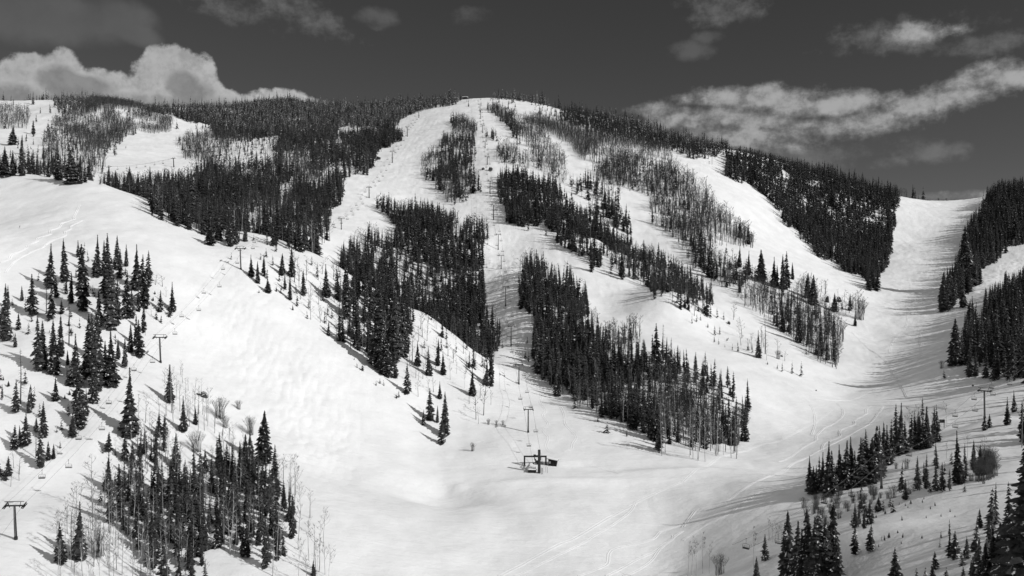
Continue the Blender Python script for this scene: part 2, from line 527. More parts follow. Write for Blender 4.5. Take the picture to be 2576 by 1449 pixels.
def Z(zone, pts):
    ox, oy = ZONE[zone]
    return [(ox + x / 3.0, oy + y / 3.0) for (x, y) in pts]


def UV(zone, x, y):
    ox, oy = ZONE[zone]
    return ox + x / 3.0, oy + y / 3.0


# columns: dense inside the picture, coarse outside; rows: geometric
_sv = np.arange(-640, 640.5, 1.3) / 640 * 0.6
_out = np.linspace(0.605, 1.02, 90)
SCOL = np.concatenate([-_out[::-1], _sv, _out])
_near = np.linspace(-600, 60, 40)[:-1]
_far = np.concatenate([np.exp(np.linspace(math.log(60), math.log(150), 60))[:-1], np.exp(np.linspace(math.log(150), math.log(2300), 900))[:-1], np.exp(np.linspace(math.log(2300), math.log(4200), 40))])
YROW = np.concatenate([_near, _far])


def width_of(y):
    return np.sqrt(np.maximum(y, 0) ** 2 + 150.0 ** 2)


# coarse rbf evaluation in (s, row) space, then smooth resampling
def _resample_matrix(src, dst):
    """Catmull-Rom resampling matrix from uniform-index samples src to positions dst"""
    t = np.interp(dst, src, np.arange(len(src)))
    i = np.clip(np.floor(t).astype(int), 0, len(src) - 2)
    f = t - i
    W = np.zeros((len(dst), len(src)))
    w = [(-f + 2 * f ** 2 - f ** 3) / 2, (2 - 5 * f ** 2 + 3 * f ** 3) / 2, (f + 4 * f ** 2 - 3 * f ** 3) / 2, (-f ** 2 + f ** 3) / 2]
    for k in range(4):
        np.add.at(W, (np.arange(len(dst)), np.clip(i + k - 1, 0, len(src) - 1)), w[k])
    return W


_cs = SCOL[np.unique(np.round(np.linspace(0, len(SCOL) - 1, NCX)).astype(int))]
_cy = YROW[np.unique(np.round(np.linspace(0, len(YROW) - 1, NRY)).astype(int))]
_CX = _cs[None, :] * width_of(_cy)[:, None]
_CY = np.repeat(_cy[:, None], len(_cs), 1)
_cz = rbf(_CX, _CY)
TZ = _resample_matrix(_cy, YROW) @ _cz @ _resample_matrix(_cs, SCOL).T
TX = SCOL[None, :] * width_of(YROW)[:, None]
TY = np.repeat(YROW[:, None], len(SCOL), 1)


def blur(a, k):
    for ax in (0, 1):
        c = np.cumsum(np.insert(np.pad(a, [(k, k) if i == ax else (0, 0) for i in range(2)], mode='edge'), 0, 0, axis=ax), axis=ax)
        n = a.shape[ax]
        a = (np.take(c, np.arange(2 * k + 1, 2 * k + 1 + n), axis=ax) - np.take(c, np.arange(0, n), axis=ax)) / (2 * k + 1)
    return a


PU = CU + FPX * TX / np.maximum(TY, 1.0)
PV = CV - FPX * TZ / np.maximum(TY, 1.0)
# undulation everywhere, gentler far away is no difference: it is in metres
TZ = TZ + 2.2 * fbm(TX / 55.0, TY / 55.0, 3, 3) + 0.5 * fbm(TX / 13.0, TY / 13.0, 3, 9)
# chopped, skied-out snow on the upper runs
TZ = TZ - np.clip((TY - 560) / 300, 0, 1) * (0.9 * np.abs(fbm(TX / 9.0, TY / 12.0, 3, 23)))


def moguls(x, y, w, seed):
    """bumps: irregular rounded humps with troughs between"""
    out = 0
    for k, (ww, am) in enumerate(((w, 1.0), (w * 1.9, 0.7))):
        px, py = x / ww + 0.6 * vnoise(x / (3 * ww), y / (3 * ww), seed + k), y / (ww * 1.25)
        ix, iy = np.floor(px), np.floor(py)
        best = np.full(np.shape(px), 9.0)
        for dx in (-1, 0, 1):
            for dy in (-1, 0, 1):
                jx = ix + dx + 0.15 + 0.7 * _hash(ix + dx, iy + dy, seed + k); jy = iy + dy + 0.15 + 0.7 * _hash(ix + dx, iy + dy, seed + 31 + k)
                best = np.minimum(best, (px - jx) ** 2 + (py - jy) ** 2)
        out = out + am * (0.45 - np.minimum(best, 0.9))
    return out


def mask_poly(poly, k, y0=0, y1=9e9):
    return blur((in_poly(PU, PV, poly) & (TY > y0) & (TY < y1)).astype(float), k)


mog = [(Z('D', [(1700, 330), (2000, 620), (2300, 900), (2576, 1100), (2700, 1449), (2650, 1700), (2600, 1950), (2100, 1950), (1950, 1500), (1650, 1200), (1480, 900), (1400, 700), (1560, 420)]), 4.2, 0.95, 270, 680),
       (Z('E', [(1070, 330), (1380, 360), (1370, 800), (1450, 900), (1430, 1000), (1200, 1000), (1180, 700)]), 4.5, 1.3, 500, 900),
       (Z('F', [(1950, 720), (2250, 480), (2450, 330), (2576, 240), (2700, 240), (2700, 380), (2500, 450), (2250, 600), (2050, 740)]), 4.5, 1.4, 450, 1100),
       (Z('C', [(1640, 1060), (1900, 1110), (1800, 1400), (1600, 1900), (1500, 1900), (1600, 1300)]), 6.0, 0.8, 850, 1400),
       (Z('B', [(500, 560), (780, 420), (800, 600), (640, 700), (590, 950), (300, 980), (100, 1100), (200, 950)]), 5.0, 0.6, 850, 1600),
       (Z('D', [(0, 300), (0, -90), (690, -10), (1250, 200), (1000, 330)]), 8.0, 0.55, 400, 760)]
for i, (poly, w, amp, y0, y1) in enumerate(mog):
    TZ = TZ + amp * mask_poly(poly, 6 if i else 34, y0, y1) * moguls(TX, TY, w, 40 + 7 * i)


def bump_at(u, v, y, r, h, ry=None):
    """a local rise (or hollow) of the snow"""
    global TZ
    x0, y0 = (u - CU) / FPX * y, y
    TZ = TZ + h * np.exp(-(((TX - x0) / r) ** 2 + ((TY - y0) / (ry or r)) ** 2))


# hollows and drifts on the face under the loading station
bump_at(1085, 1240, 394, 20, -5.0, 13); bump_at(1215, 1235, 398, 14, 1.8, 9); bump_at(980, 1240, 395, 14, 1.5, 10); bump_at(1115, 1225, 405, 7, -1.6, 5); bump_at(1150, 1215, 408, 4, 1.2, 3); bump_at(1175, 1250, 395, 9, -1.5, 9); bump_at(1010, 1200, 412, 14, 1.2, 8)
bump_at(1500, 1208, 411, 34, 1.3, 4); bump_at(1680, 1196, 419, 30, 1.4, 4); bump_at(1350, 1215, 408, 26, 1.0, 4); bump_at(1550, 1180, 428, 50, -0.8, 5); bump_at(1330, 1175, 428, 12, -0.4, 8)
bump_at(1500, 1180, 428, 12, 0.8, 3); bump_at(1400, 1172, 431, 4, 0.7, 2.5)
# drifts round the right hand lift
bump_at(2510, 1085, 385, 9, 2.2, 8); bump_at(2420, 1090, 390, 10, 1.3, 10); bump_at(2460, 1060, 405, 12, -1.0, 8)

ROWI = np.arange(len(YROW))
COLI = np.arange(len(SCOL))


def hz(x, y):
    """height of the snow at plan positions"""
    x, y = np.asarray(x, float), np.asarray(y, float)
    s = x / width_of(y)
    r = np.interp(y, YROW, ROWI); c = np.interp(s, SCOL, COLI)
    r0 = np.clip(np.floor(r).astype(int), 0, len(YROW) - 2); c0 = np.clip(np.floor(c).astype(int), 0, len(SCOL) - 2)
    fr, fc = r - r0, c - c0
    return (TZ[r0, c0] * (1 - fr) + TZ[r0 + 1, c0] * fr) * (1 - fc) + (TZ[r0, c0 + 1] * (1 - fr) + TZ[r0 + 1, c0 + 1] * fr) * fc


_march = np.exp(np.linspace(math.log(95), math.log(2600), 2600))


def ground(u, v, ymin=95.0):
    """the first snow met by the line of sight through a survey point"""
    yy = _march[_march >= ymin]
    sx, sz = (u - CU) / FPX, (CV - v) / FPX
    h = hz(sx * yy, yy)
    d = h - sz * yy
    k = np.nonzero(d >= 0)[0]
    if len(k) == 0:
        k = int(np.argmax(d / yy))
        y = yy[k]
    else:
        k = int(k[0])
        if k == 0: y = yy[0]
        else:
            a, b = d[k - 1], d[k]
            y = yy[k - 1] + (yy[k] - yy[k - 1]) * (-a) / (b - a)
    return Vector((sx * y, y, float(hz(sx * y, y))))


# running horizon along each column of sight, to leave out what nothing of can be seen
_sl = np.where(TY > 60, TZ / np.maximum(TY, 60) * (np.maximum(TY, 60) / width_of(TY)) / (np.maximum(TY, 60) / width_of(TY)), -9)
HORIZON = np.maximum.accumulate(_sl, axis=0)


def horizon_at(x, y):
    s = x / width_of(y)
    r = np.clip(np.searchsorted(YROW, y) - 3, 0, len(YROW) - 1)
    c = np.clip(np.round(np.interp(s, SCOL, COLI)).astype(int), 0, len(SCOL) - 1)
    return HORIZON[r, c]


_idx = (ROWI[:, None] * len(SCOL) + COLI[None, :])
_q = np.stack([_idx[:-1, :-1], _idx[:-1, 1:], _idx[1:, 1:], _idx[1:, :-1]], -1).reshape(-1, 4)
_me = fast_mesh('snow_ground', np.stack([TX, TY, TZ], -1).reshape(-1, 3), _q, M['snow'], smooth=True)
ground_ob = bpy.data.objects.new('ground', _me)
COL.objects.link(ground_ob)
tag(ground_ob, kind='structure')

# ------------------------------------------------------------------ tree patterns (height 1, base at the origin)
class TB:
    """triangle builder"""
    def __init__(self):
        self.v, self.t, self.m = [], [], []

    def add(self, vs, ts, m=0):
        b = len(self.v)
        self.v += vs
        self.t += [(b + a, b + c, b + d) for a, c, d in ts]
        self.m += [m] * len(ts)

    def stick(self, p, q, r0, r1, n=3, m=0):
        p, q = np.array(p, float), np.array(q, float)
        d = (q - p) / (np.linalg.norm(q - p) + 1e-9)
        a = np.array([0, 0, 1.0]) if abs(d[2]) < 0.9 else np.array([1.0, 0, 0])
        x = np.cross(d, a); x /= np.linalg.norm(x); y = np.cross(d, x)
        vs = []
        for k in range(n):
            c = x * math.cos(2 * math.pi * k / n) + y * math.sin(2 * math.pi * k / n)
            vs += [tuple(p + c * r0), tuple(q + c * r1)]
        ts = []
        for k in range(n):
            a0, b0, a1, b1 = 2 * k, 2 * k + 1, 2 * ((k + 1) % n), 2 * ((k + 1) % n) + 1
            ts += [(a0, a1, b1), (a0, b1, b0)]
        self.add(vs, ts, m)

    def arrays(self):
        return np.array(self.v, np.float32), np.array(self.t, np.int32), np.array(self.m, np.int32)


def conifer_crown(seed, tiers, nb, R, z0=0.05, gap=0.0, lobes=True, snow_p=0.000, droop=0.35, power=0.85, top=0.05):
    """whorls of drooping boughs; R is the reach of the lowest boughs for height 1"""
    rng = random.Random(seed)
    T = TB()
    lean = rng.uniform(0, 6.28)
    for i in range(tiers):
        f = i / (tiers - 1.0)
        z = z0 + (0.985 - z0) * f ** 0.93
        env = R * ((1 - f) ** power * 0.93 + top * 0.5)
        if f < 0.12: env *= 0.72 + 2.3 * f
        if gap and rng.random() < gap: env *= rng.uniform(0.25, 0.7)
        n = max(3, int(round(nb * (0.55 + 0.45 * (1 - f)))))
        a0 = rng.uniform(0, 6.28)
        for k in range(n):
            a = a0 + 2 * math.pi * (k + rng.uniform(-0.35, 0.35)) / n
            r = env * (rng.uniform(0.5, 1.28) if lobes else rng.uniform(0.62, 1.2)) * (1 + 0.12 * math.cos(a - lean))
            zz = z + rng.uniform(-0.5, 0.5) * (0.9 / tiers)
            dz = droop * r * rng.uniform(0.7, 1.3)
            c, s = math.cos(a), math.sin(a)
            w = (0.30 * r + 0.012) * rng.uniform(0.8, 1.25)

            def P(t, side, up):
                return (c * r * t - s * w * side, s * r * t + c * w * side, zz + up)
            root = P(0.02, 0, 0.35 * dz + 0.01)
            mid = P(0.55, 0, 0.05 * dz)
            tip = P(1.0, 0, -dz)
            l1, r1 = P(0.42, 0.95, -0.55 * dz - 0.008), P(0.42, -0.95, -0.55 * dz - 0.008)
            if lobes:
                l2, r2 = P(0.80, 0.62, -0.95 * dz - 0.006), P(0.80, -0.62, -0.95 * dz - 0.006)
                vs = [root, mid, tip, l1, r1, l2, r2]
                ts = [(0, 3, 1), (0, 1, 4), (1, 5, 2), (1, 2, 6), (1, 3, 5), (1, 6, 4)]
                T.add(vs, ts, 0)
            else:
                T.add([root, l1, tip, r1], [(0, 1, 2), (0, 2, 3)], 0)
            if rng.random() < snow_p:
                q = 0.012
                ws = 0.36 * rng.uniform(0.6, 1.2)
                t0, t1 = rng.uniform(0.3, 0.5), rng.uniform(0.75, 0.98)
                vs = [P(t0, 0, 0.12 * dz + q), P((t0 + t1) / 2, ws, -0.42 * dz + q), P(t1, 0, -0.7 * dz + q), P((t0 + t1) / 2, -ws, -0.42 * dz + q)]
                T.add(vs, [(0, 1, 2), (0, 2, 3)], 1)
    T.stick((0, 0, 0.93), (0, 0, 1.0), 0.006, 0.001, 3, 0)
    return T.arrays()


def conifer_trunk(seed, r=0.011):
    T = TB()
    T.stick((0, 0, -0.05), (0, 0, 0.5), r, r * 0.6, 6, 0)
    T.stick((0, 0, 0.5), (0, 0, 0.97), r * 0.6, 0.001, 5, 0)
    rng = random.Random(seed)
    for i in range(10):      # dead snags under the crown
        a, z = rng.uniform(0, 6.28), rng.uniform(0.015, 0.12)
        T.stick((0, 0, z), (math.cos(a) * 0.05, math.sin(a) * 0.05, z - 0.01), 0.002, 0.0008, 3, 0)
    return T.arrays()


def aspen_parts(seed, limbs, twigs, r0=0.009, spread=0.14, bare=0.45, twr=0.0016, sides=4, N=7):
    """leafless aspen: slim leaning stem with a fork or two, and fine upswept twigs"""
    rng = random.Random(seed)
    A, B = TB(), TB()
    pts, x, y = [], 0.0, 0.0
    bx, by = rng.uniform(-0.05, 0.05), rng.uniform(-0.05, 0.05)

    for i in range(N + 1):
        f = i / N
        pts.append((bx * f * f + rng.uniform(-0.006, 0.006), by * f * f + rng.uniform(-0.006, 0.006), f * 0.97 - (0.03 if i == 0 else 0)))
    for i in range(N):
        A.stick(pts[i], pts[i + 1], r0 * (1 - 0.85 * i / N), r0 * (1 - 0.85 * (i + 1) / N), sides, 0)

    def at(f):
        k = min(int(f * N), N - 1); t = f * N - k
        return [pts[k][j] * (1 - t) + pts[k + 1][j] * t for j in range(3)]
    ends = []
    for i in range(limbs):
        f = bare + (0.93 - bare) * (i + rng.random()) / limbs
        p = at(f)
        a = rng.uniform(0, 6.28)
        L = spread * rng.uniform(0.5, 1.2) * (1.2 - 0.7 * f)
        up = L * rng.uniform(0.6, 1.6)
        q = (p[0] + math.cos(a) * L * 0.6, p[1] + math.sin(a) * L * 0.6, p[2] + up * 0.5)
        e = (p[0] + math.cos(a) * L, p[1] + math.sin(a) * L, min(1.0, p[2] + up))
        A.stick(p, q, r0 * 0.38, r0 * 0.26, 3, 0)
        B.stick(q, e, r0 * 0.26, 0.0008, 3, 0)
        ends.append((p, q, e))
    for i in range(twigs):
        p, q, e = rng.choice(ends)
        t = rng.uniform(0.3, 1.0)
        o = [q[j] * (1 - t) + e[j] * t for j in range(3)]
        a = rng.uniform(0, 6.28)
        L = spread * rng.uniform(0.18, 0.5)
        d = (math.cos(a) * L * 0.7, math.sin(a) * L * 0.7, L * rng.uniform(0.3, 1.1))
        B.stick(o, (o[0] + d[0], o[1] + d[1], o[2] + d[2]), twr, twr * 0.4, 3, 0)
    return A.arrays(), B.arrays()


def shrub_parts(seed, stems, twigs, spread=0.9):
    """leafless rounded bush: many stems fanning out of one root, a ball of fine twigs"""
    rng = random.Random(seed)
    A, B = TB(), TB()
    for i in range(stems):
        a, t = rng.uniform(0, 6.28), rng.random() ** 0.6 * spread
        e = (math.cos(a) * t * 0.52, math.sin(a) * t * 0.52, 0.55 + 0.45 * math.sqrt(max(0.0, 1 - t * t)) * rng.uniform(0.8, 1.05))
        m = (e[0] * 0.45 + rng.uniform(-.04, .04), e[1] * 0.45 + rng.uniform(-.04, .04), e[2] * 0.55)
        A.stick((math.cos(a) * 0.24 * t, math.sin(a) * 0.24 * t, -0.03), m, 0.007, 0.005, 3)
        A.stick(m, e, 0.005, 0.0015, 3)
        for k in range(twigs):
            f = rng.uniform(0.0, 1)
            o = [m[j] * (1 - f) + e[j] * f for j in range(3)]
            b = rng.uniform(0, 6.28); L = rng.uniform(0.07, 0.18)
            B.stick(o, (o[0] + math.cos(b) * L * 0.7, o[1] + math.sin(b) * L * 0.7, o[2] + L * rng.uniform(0.2, 1.0)), 0.0026, 0.001, 3)
    return A.arrays(), B.arrays()


def snag_parts(seed):
    """dead standing conifer: bare trunk with broken stubs"""
    rng = random.Random(seed)
    A, B = TB(), TB()
    A.stick((0, 0, -0.03), (0.01, 0, 0.55), 0.012, 0.007, 6); A.stick((0.01, 0, 0.55), (0, 0.01, 1.0), 0.007, 0.0015, 5)
    for i in range(70):
        z = rng.uniform(0.18, 0.97); a = rng.uniform(0, 6.28); L = 0.10 * (1.1 - z) * rng.uniform(0.4, 1.3) + 0.012
        B.stick((0, 0, z), (math.cos(a) * L, math.sin(a) * L, z - 0.35 * L), 0.0028, 0.001, 3)
    return A.arrays(), B.arrays()


# near conifers: (crown, trunk) meshes; the shape word goes into the label
NEAR = []
for i, (word, args) in enumerate([
        ('slender', dict(tiers=38, nb=8, R=0.118, snow_p=0.105, droop=0.45, power=0.8)),
        ('full', dict(tiers=34, nb=10, gap=0.18, R=0.165, snow_p=0.077, droop=0.35, power=0.85)),
        ('ragged', dict(tiers=30, nb=7, R=0.146, gap=0.35, snow_p=0.122, droop=0.4, power=0.7, z0=0.09)),
        ('spire-topped', dict(tiers=40, nb=9, R=0.157, snow_p=0.087, droop=0.4, power=1.25)),
        ('columnar', dict(tiers=40, nb=8, R=0.106, snow_p=0.070, droop=0.5, power=0.5, gap=0.15)),
        ('broad', dict(tiers=30, nb=11, R=0.230, snow_p=0.056, droop=0.28, power=0.9)),
        ('dense', dict(tiers=44, nb=10, R=0.168, snow_p=0.017, droop=0.4, power=0.75))]):
    v, t, m = conifer_crown(100 + i, **args)
    cm = fast_mesh('crown', v, t, [M['needle'], M['bough_snow']], m)
    v, t, m = conifer_trunk(200 + i)
    NEAR.append((word, cm, fast_mesh('trunk', v, t, M['bark'])))
WORDS = [w for w, _a, _b in NEAR]
ASPN = []
for i in range(8):
    (v1, t1, _), (v2, t2, _) = aspen_parts(300 + i, 9 + i % 3 * 3, 90, spread=0.12 + 0.03 * (i % 3), bare=0.35 + 0.06 * (i % 4))
    ASPN.append((fast_mesh('trunk', v1, t1, M['aspen']), fast_mesh('crown', v2, t2, M['twig'])))
SHRUB = []
for i in range(3):
    (v1, t1, _), (v2, t2, _) = shrub_parts(330 + i, 44, 11)
    SHRUB.append((fast_mesh('stems', v1, t1, M['twig']), fast_mesh('crown', v2, t2, M['twig'])))
(v1, t1, _), (v2, t2, _) = snag_parts(5)
SNAG = (fast_mesh('trunk', v1, t1, M['bark']), fast_mesh('crown', v2, t2, M['bark']))
# far patterns, merged later into the woods
MID = [conifer_crown(400 + i, tiers=17, nb=8, R=r, lobes=False, gap=0.12, droop=0.45, power=p) for i, (r, p) in enumerate([(0.135, 0.8), (0.17, 0.85), (0.15, 0.6), (0.19, 1.0), (0.12, 0.55)])]
FAR = [conifer_crown(420 + i, tiers=8, nb=5, R=r, lobes=False, gap=0.1, droop=0.6, power=p) for i, (r, p) in enumerate([(0.15, 0.6), (0.19, 0.7), (0.16, 0.45), (0.21, 0.8)])]


def join(ab):
    (v1, t1, _), (v2, t2, _) = ab
    return np.concatenate([v1, v2]), np.concatenate([t1, t2 + len(v1)]), np.concatenate([np.zeros(len(t1), np.int32), np.ones(len(t2), np.int32)])


AFAR = [join(aspen_parts(440 + i, 7, 22, N=3, r0=0.014, spread=0.2, bare=0.36, twr=0.0048, sides=3)) for i in range(6)]
AFN = [join(aspen_parts(480 + i, 8, 26, N=4, r0=0.0085, spread=0.15, bare=0.42, twr=0.0016, sides=3)) for i in range(6)]
AFAR2 = [join(aspen_parts(460 + i, 6, 14, N=2, r0=0.017, spread=0.24, bare=0.34, twr=0.0085, sides=3)) for i in range(5)]


# ------------------------------------------------------------------ where trees stand
# outline of a wood in the photo: kind, heights, spacing in metres, reach in distance, place words
WOODS = []


def wood(name, poly, kind, h, gap, yr, mix=0.0, ah=None, base=False, holes=(), keep=1.0):
    """kind S dark conifers, F frosted conifers, A aspens; mix = share of aspens among conifers"""
    WOODS.append(dict(name=name, poly=poly, kind=kind, h=h, gap=gap, yr=yr, mix=mix, ah=ah or (h[0] * 0.75, h[1] * 0.8), base=base, holes=holes, keep=keep))


# left upper hills
wood('along the far left skyline', Z('A', [(-60, 345), (250, 350), (410, 352), (410, 430), (480, 470), (560, 440), (700, 400), (745, 350), (760, 300), (400, 290), (-60, 290)]), 'F', (9, 17), 7.5, (1300, 1800), base=True, keep=0.85)
wood('on the far left hillside', Z('A', [(-40, 420), (120, 430), (215, 470), (215, 560), (-40, 570)]), 'A', (9, 13), 5, (950, 1600), base=True)
wood('on the far left knoll', Z('A', [(400, 500), (500, 470), (600, 400), (740, 345), (900, 370), (1100, 430), (1300, 515), (1310, 590), (1220, 615), (1040, 585), (950, 620), (920, 680), (840, 690), (790, 740), (640, 660), (500, 620), (400, 580)]), 'A', (8, 12), 3.0, (1100, 1700), base=True)
wood('below the far left knoll', Z('A', [(340, 640), (500, 600), (650, 640), (790, 720), (800, 930), (680, 930), (640, 990), (520, 970), (340, 900), (320, 760)]), 'A', (10, 15), 6.3, (780, 1350), base=True, mix=0.0)
wood('on the crest of the left snowfield', Z('A', [(-40, 830), (300, 850), (700, 915), (700, 1000), (400, 960), (100, 940), (-40, 945)]), 'S', (15, 24), 7.5, (770, 960), base=True, mix=0.25)
wood('on the far left hillside', Z('A', [(150, 560), (400, 560), (350, 880), (60, 880), (60, 700)]), 'S', (9, 15), 30, (850, 1500), base=True)
wood('on the far left ridge', Z('A', [(1050, 440), (1320, 460), (1330, 490), (1450, 520), (1590, 560), (1620, 640), (1900, 660), (2130, 610), (2060, 740), (2280, 690), (2500, 625), (2660, 600), (2960, 560), (3040, 660), (2976, 690), (2850, 740), (2700, 720), (2576, 650), (2530, 625), (2560, 520), (2700, 500), (2576, 400), (2576, 372), (2400, 330), (2200, 320), (2050, 335), (1960, 380), (1880, 420), (1700, 420), (1300, 425)]), 'S', (12, 18), 4.7, (1080, 2300), base=True, holes=[Z('A', [(1340, 500), (1480, 530), (1600, 560), (1590, 600), (1500, 640), (1340, 600)])])
wood('on the far left ridge', Z('B', [(-1000, 370), (-620, 300), (-380, 330), (0, 355), (330, 365), (560, 390), (720, 300), (860, 275), (905, 290), (910, 335), (860, 372), (800, 402), (640, 425), (500, 480), (430, 530), (380, 560), (0, 560), (-300, 470), (-600, 480)]), 'F', (11, 17), 4.8, (1350, 2250), base=True, holes=[Z('A', [(1950, 440), (2060, 400), (2340, 375), (2576, 410), (2576, 430), (2300, 450), (2100, 470)])])
wood('on the far left ridge', Z('A', [(1950, 440), (2060, 400), (2340, 375), (2576, 410), (2576, 430), (2300, 450), (2100, 470)]), 'F', (8, 12), 17, (1500, 2250), base=True)
wood('below the far left ridge', Z('A', [(1340, 660), (1500, 600), (1640, 600), (1780, 630), (1800, 710), (1640, 770), (1600, 815), (1380, 800), (1360, 720)]), 'A', (9, 14), 4.6, (1000, 1500), base=True, mix=0)
wood('below the far left ridge', Z('A', [(1640, 640), (1900, 660), (2130, 620), (2060, 740), (1960, 800), (1640, 830)]), 'A', (9, 13), 12, (1050, 1500), base=True)
wood('below the far left ridge', Z('A', [(1340, 660), (1500, 600), (1640, 600), (1900, 660), (2130, 620), (2060, 740), (1960, 800), (1640, 830), (1380, 800)]), 'S', (10, 15), 13, (1000, 1500), base=True)
wood('on the far left knoll', Z('A', [(400, 500), (600, 400), (745, 345), (900, 370), (1100, 430), (1310, 590), (1040, 585), (920, 680), (800, 930), (640, 990), (340, 900), (320, 700)]), 'S', (10, 16), 17, (780, 1700), base=True)
# the big wood left of centre
wood('in the big left forest', Z('A', [(700, 900), (1000, 900), (1200, 880), (1400, 860), (1560, 770), (1980, 750), (2290, 700), (2520, 625), (2700, 600), (3035, 560), (3040, 640), (2976, 690), (2850, 740), (2820, 860), (2770, 925), (2675, 930), (2665, 1120), (2576, 1145), (2490, 1200), (2485, 1420), (2350, 1449), (2100, 1410), (1900, 1330), (1840, 1380), (1800, 1430), (1720, 1440), (1580, 1435), (1430, 1390), (1280, 1310), (1140, 1230), (1100, 1080), (950, 1040), (760, 1000)]), 'S', (16, 25), 5.2, (590, 1480), mix=0.5,
     holes=[Z('A', [(2100, 1060), (2180, 1000), (2260, 1010), (2200, 1090), (2130, 1180)]), Z('A', [(2380, 900), (2576, 840), (2700, 900), (2640, 940), (2420, 930)]), Z('A', [(2560, 960), (2700, 930), (2660, 1130), (2600, 1140)])])
wood('left of the upper central lift', Z('B', [(795, 395), (850, 365), (925, 375), (950, 470), (1005, 480), (1015, 560), (1020, 760), (1005, 830), (890, 830), (870, 870), (860, 910), (690, 920), (600, 925), (595, 790), (690, 680), (740, 690), (770, 580), (840, 580), (820, 480), (800, 470)]), 'S', (12, 18), 4.7, (960, 1480), mix=0.42)
wood('left of the upper central lift', Z('B', [(690, 930), (720, 870), (830, 850), (950, 830), (1030, 850), (1052, 900), (1052, 1075), (1000, 1090), (860, 1112), (800, 1105), (700, 1010)]), 'S', (14, 19), 4.4, (880, 1200), mix=0.2)
wood('left of the central lift', Z('E', [(265, -140), (330, -200), (380, -240), (480, -170), (620, -140), (700, -100), (780, -50), (870, -50), (910, 40), (1010, -20), (1090, 10), (1108, 60), (1112, 270), (1060, 300), (1080, 470), (1085, 640), (1150, 680), (1188, 800), (1192, 960), (1188, 1200), (1135, 1310), (1080, 1260), (1090, 1120), (1000, 1080), (900, 980), (830, 900), (740, 800), (620, 740), (560, 720), (480, 690), (350, 610), (230, 570), (80, 470), (0, 420), (-30, 300), (30, 200), (70, 170), (140, 90), (170, 150), (230, 40), (280, 130), (330, 120), (410, 90), (340, 20), (270, -40)]), 'S', (15, 22), 4.7, (585, 990), mix=0.2)
# sunlit bowl left of the central lift
wood('on the sunny bowl slope', Z('E', [(-60, 500), (100, 520), (340, 660), (440, 700), (520, 760), (600, 800), (530, 900), (500, 1080), (440, 1130), (400, 1250), (340, 1240), (250, 1190), (180, 1110), (40, 1020), (-30, 960)]), 'S', (14, 22), 4.7, (440, 625), base=True, mix=0.3)
wood('on the sunny bowl slope', Z('E', [(450, 720), (620, 770), (870, 940), (1090, 1130), (1130, 1330), (1150, 1449), (1100, 1600), (900, 1570), (700, 1560), (560, 1400), (450, 1200), (500, 950)]), 'A', (7, 12), 8, (440, 600), base=True)
wood('beside the left mogul run', Z('D', [(2080, 480), (2250, 330), (2576, 430), (2560, 1000), (2400, 830), (2250, 740), (2150, 660)]), 'A', (8, 13), 7.5, (480, 640), base=True, mix=0)
wood('beside the left mogul run', Z('D', [(1900, 400), (2250, 330), (2576, 430), (2560, 980), (2400, 830), (2250, 740), (1950, 560)]), 'S', (5, 11), 14, (480, 640), base=True, mix=0)
# right of the central lift
wood('under the summit', Z('B', [(1085, 410), (1180, 420), (1260, 455), (1320, 480), (1500, 500), (1700, 545), (1850, 595), (2100, 655), (2440, 705), (2500, 740), (2350, 735), (2200, 715), (2000, 700), (1880, 720), (1840, 810), (1700, 680), (1560, 600), (1440, 540), (1290, 480), (1190, 470)]), 'A', (8, 12), 2.9, (1050, 1750), base=True, mix=0)
wood('under the summit', Z('B', [(1100, 420), (1200, 430), (1290, 480), (1260, 560), (1180, 480), (1100, 440)]), 'S', (10, 15), 6, (1200, 1700), base=True, mix=0)
wood('right of the upper central lift', Z('B', [(1190, 490), (1280, 490), (1340, 545), (1430, 560), (1560, 640), (1580, 720), (1640, 770), (1690, 830), (1690, 920), (1560, 850), (1490, 820), (1420, 745), (1330, 665), (1310, 590), (1250, 560)]), 'A', (11, 16), 4.4, (950, 1550), base=True, mix=0)
wood('right of the upper central lift', Z('B', [(1195, 500), (1280, 500), (1340, 565), (1340, 660), (1430, 760), (1520, 820), (1490, 830), (1410, 750), (1310, 650), (1290, 580)]), 'S', (12, 18), 6.6, (950, 1550), base=True, mix=0)
wood('right of the upper central lift', Z('B', [(1110, 610), (1175, 625), (1168, 648), (1108, 640)]), 'S', (13, 17), 5, (1080, 1400), base=True)
wood('right of the upper central lift', Z('B', [(1165, 720), (1290, 720), (1400, 800), (1560, 850), (1700, 960), (1690, 1000), (1560, 900), (1400, 860), (1290, 850), (1180, 800)]), 'A', (11, 16), 5.0, (960, 1300), base=True, mix=0.0)
wood('right of the upper central lift', Z('B', [(1165, 720), (1290, 720), (1400, 800), (1560, 850), (1700, 960), (1690, 1000), (1560, 900), (1400, 860), (1290, 850), (1180, 800)]), 'S', (11, 16), 12, (960, 1300), base=True)
wood('right of the upper central lift', Z('B', [(1160, 730), (1215, 750), (1300, 830), (1270, 850), (1170, 760)]), 'S', (12, 16), 10, (960, 1300), base=True)
wood('on the right flank', Z('B', [(1850, 720), (2350, 745), (2480, 790), (2540, 880), (2650, 960), (2776, 1060), (2836, 1190), (2956, 1290), (2990, 1350), (3116, 1430), (3110, 1480), (2940, 1430), (2850, 1449), (2700, 1449), (2576, 1420), (2420, 1280), (2330, 1230), (2340, 1140), (2300, 1090), (2200, 1050), (2100, 1010), (1950, 960), (1900, 910), (1870, 840)]), 'A', (11, 17), 4.1, (820, 1550), base=True, mix=0)
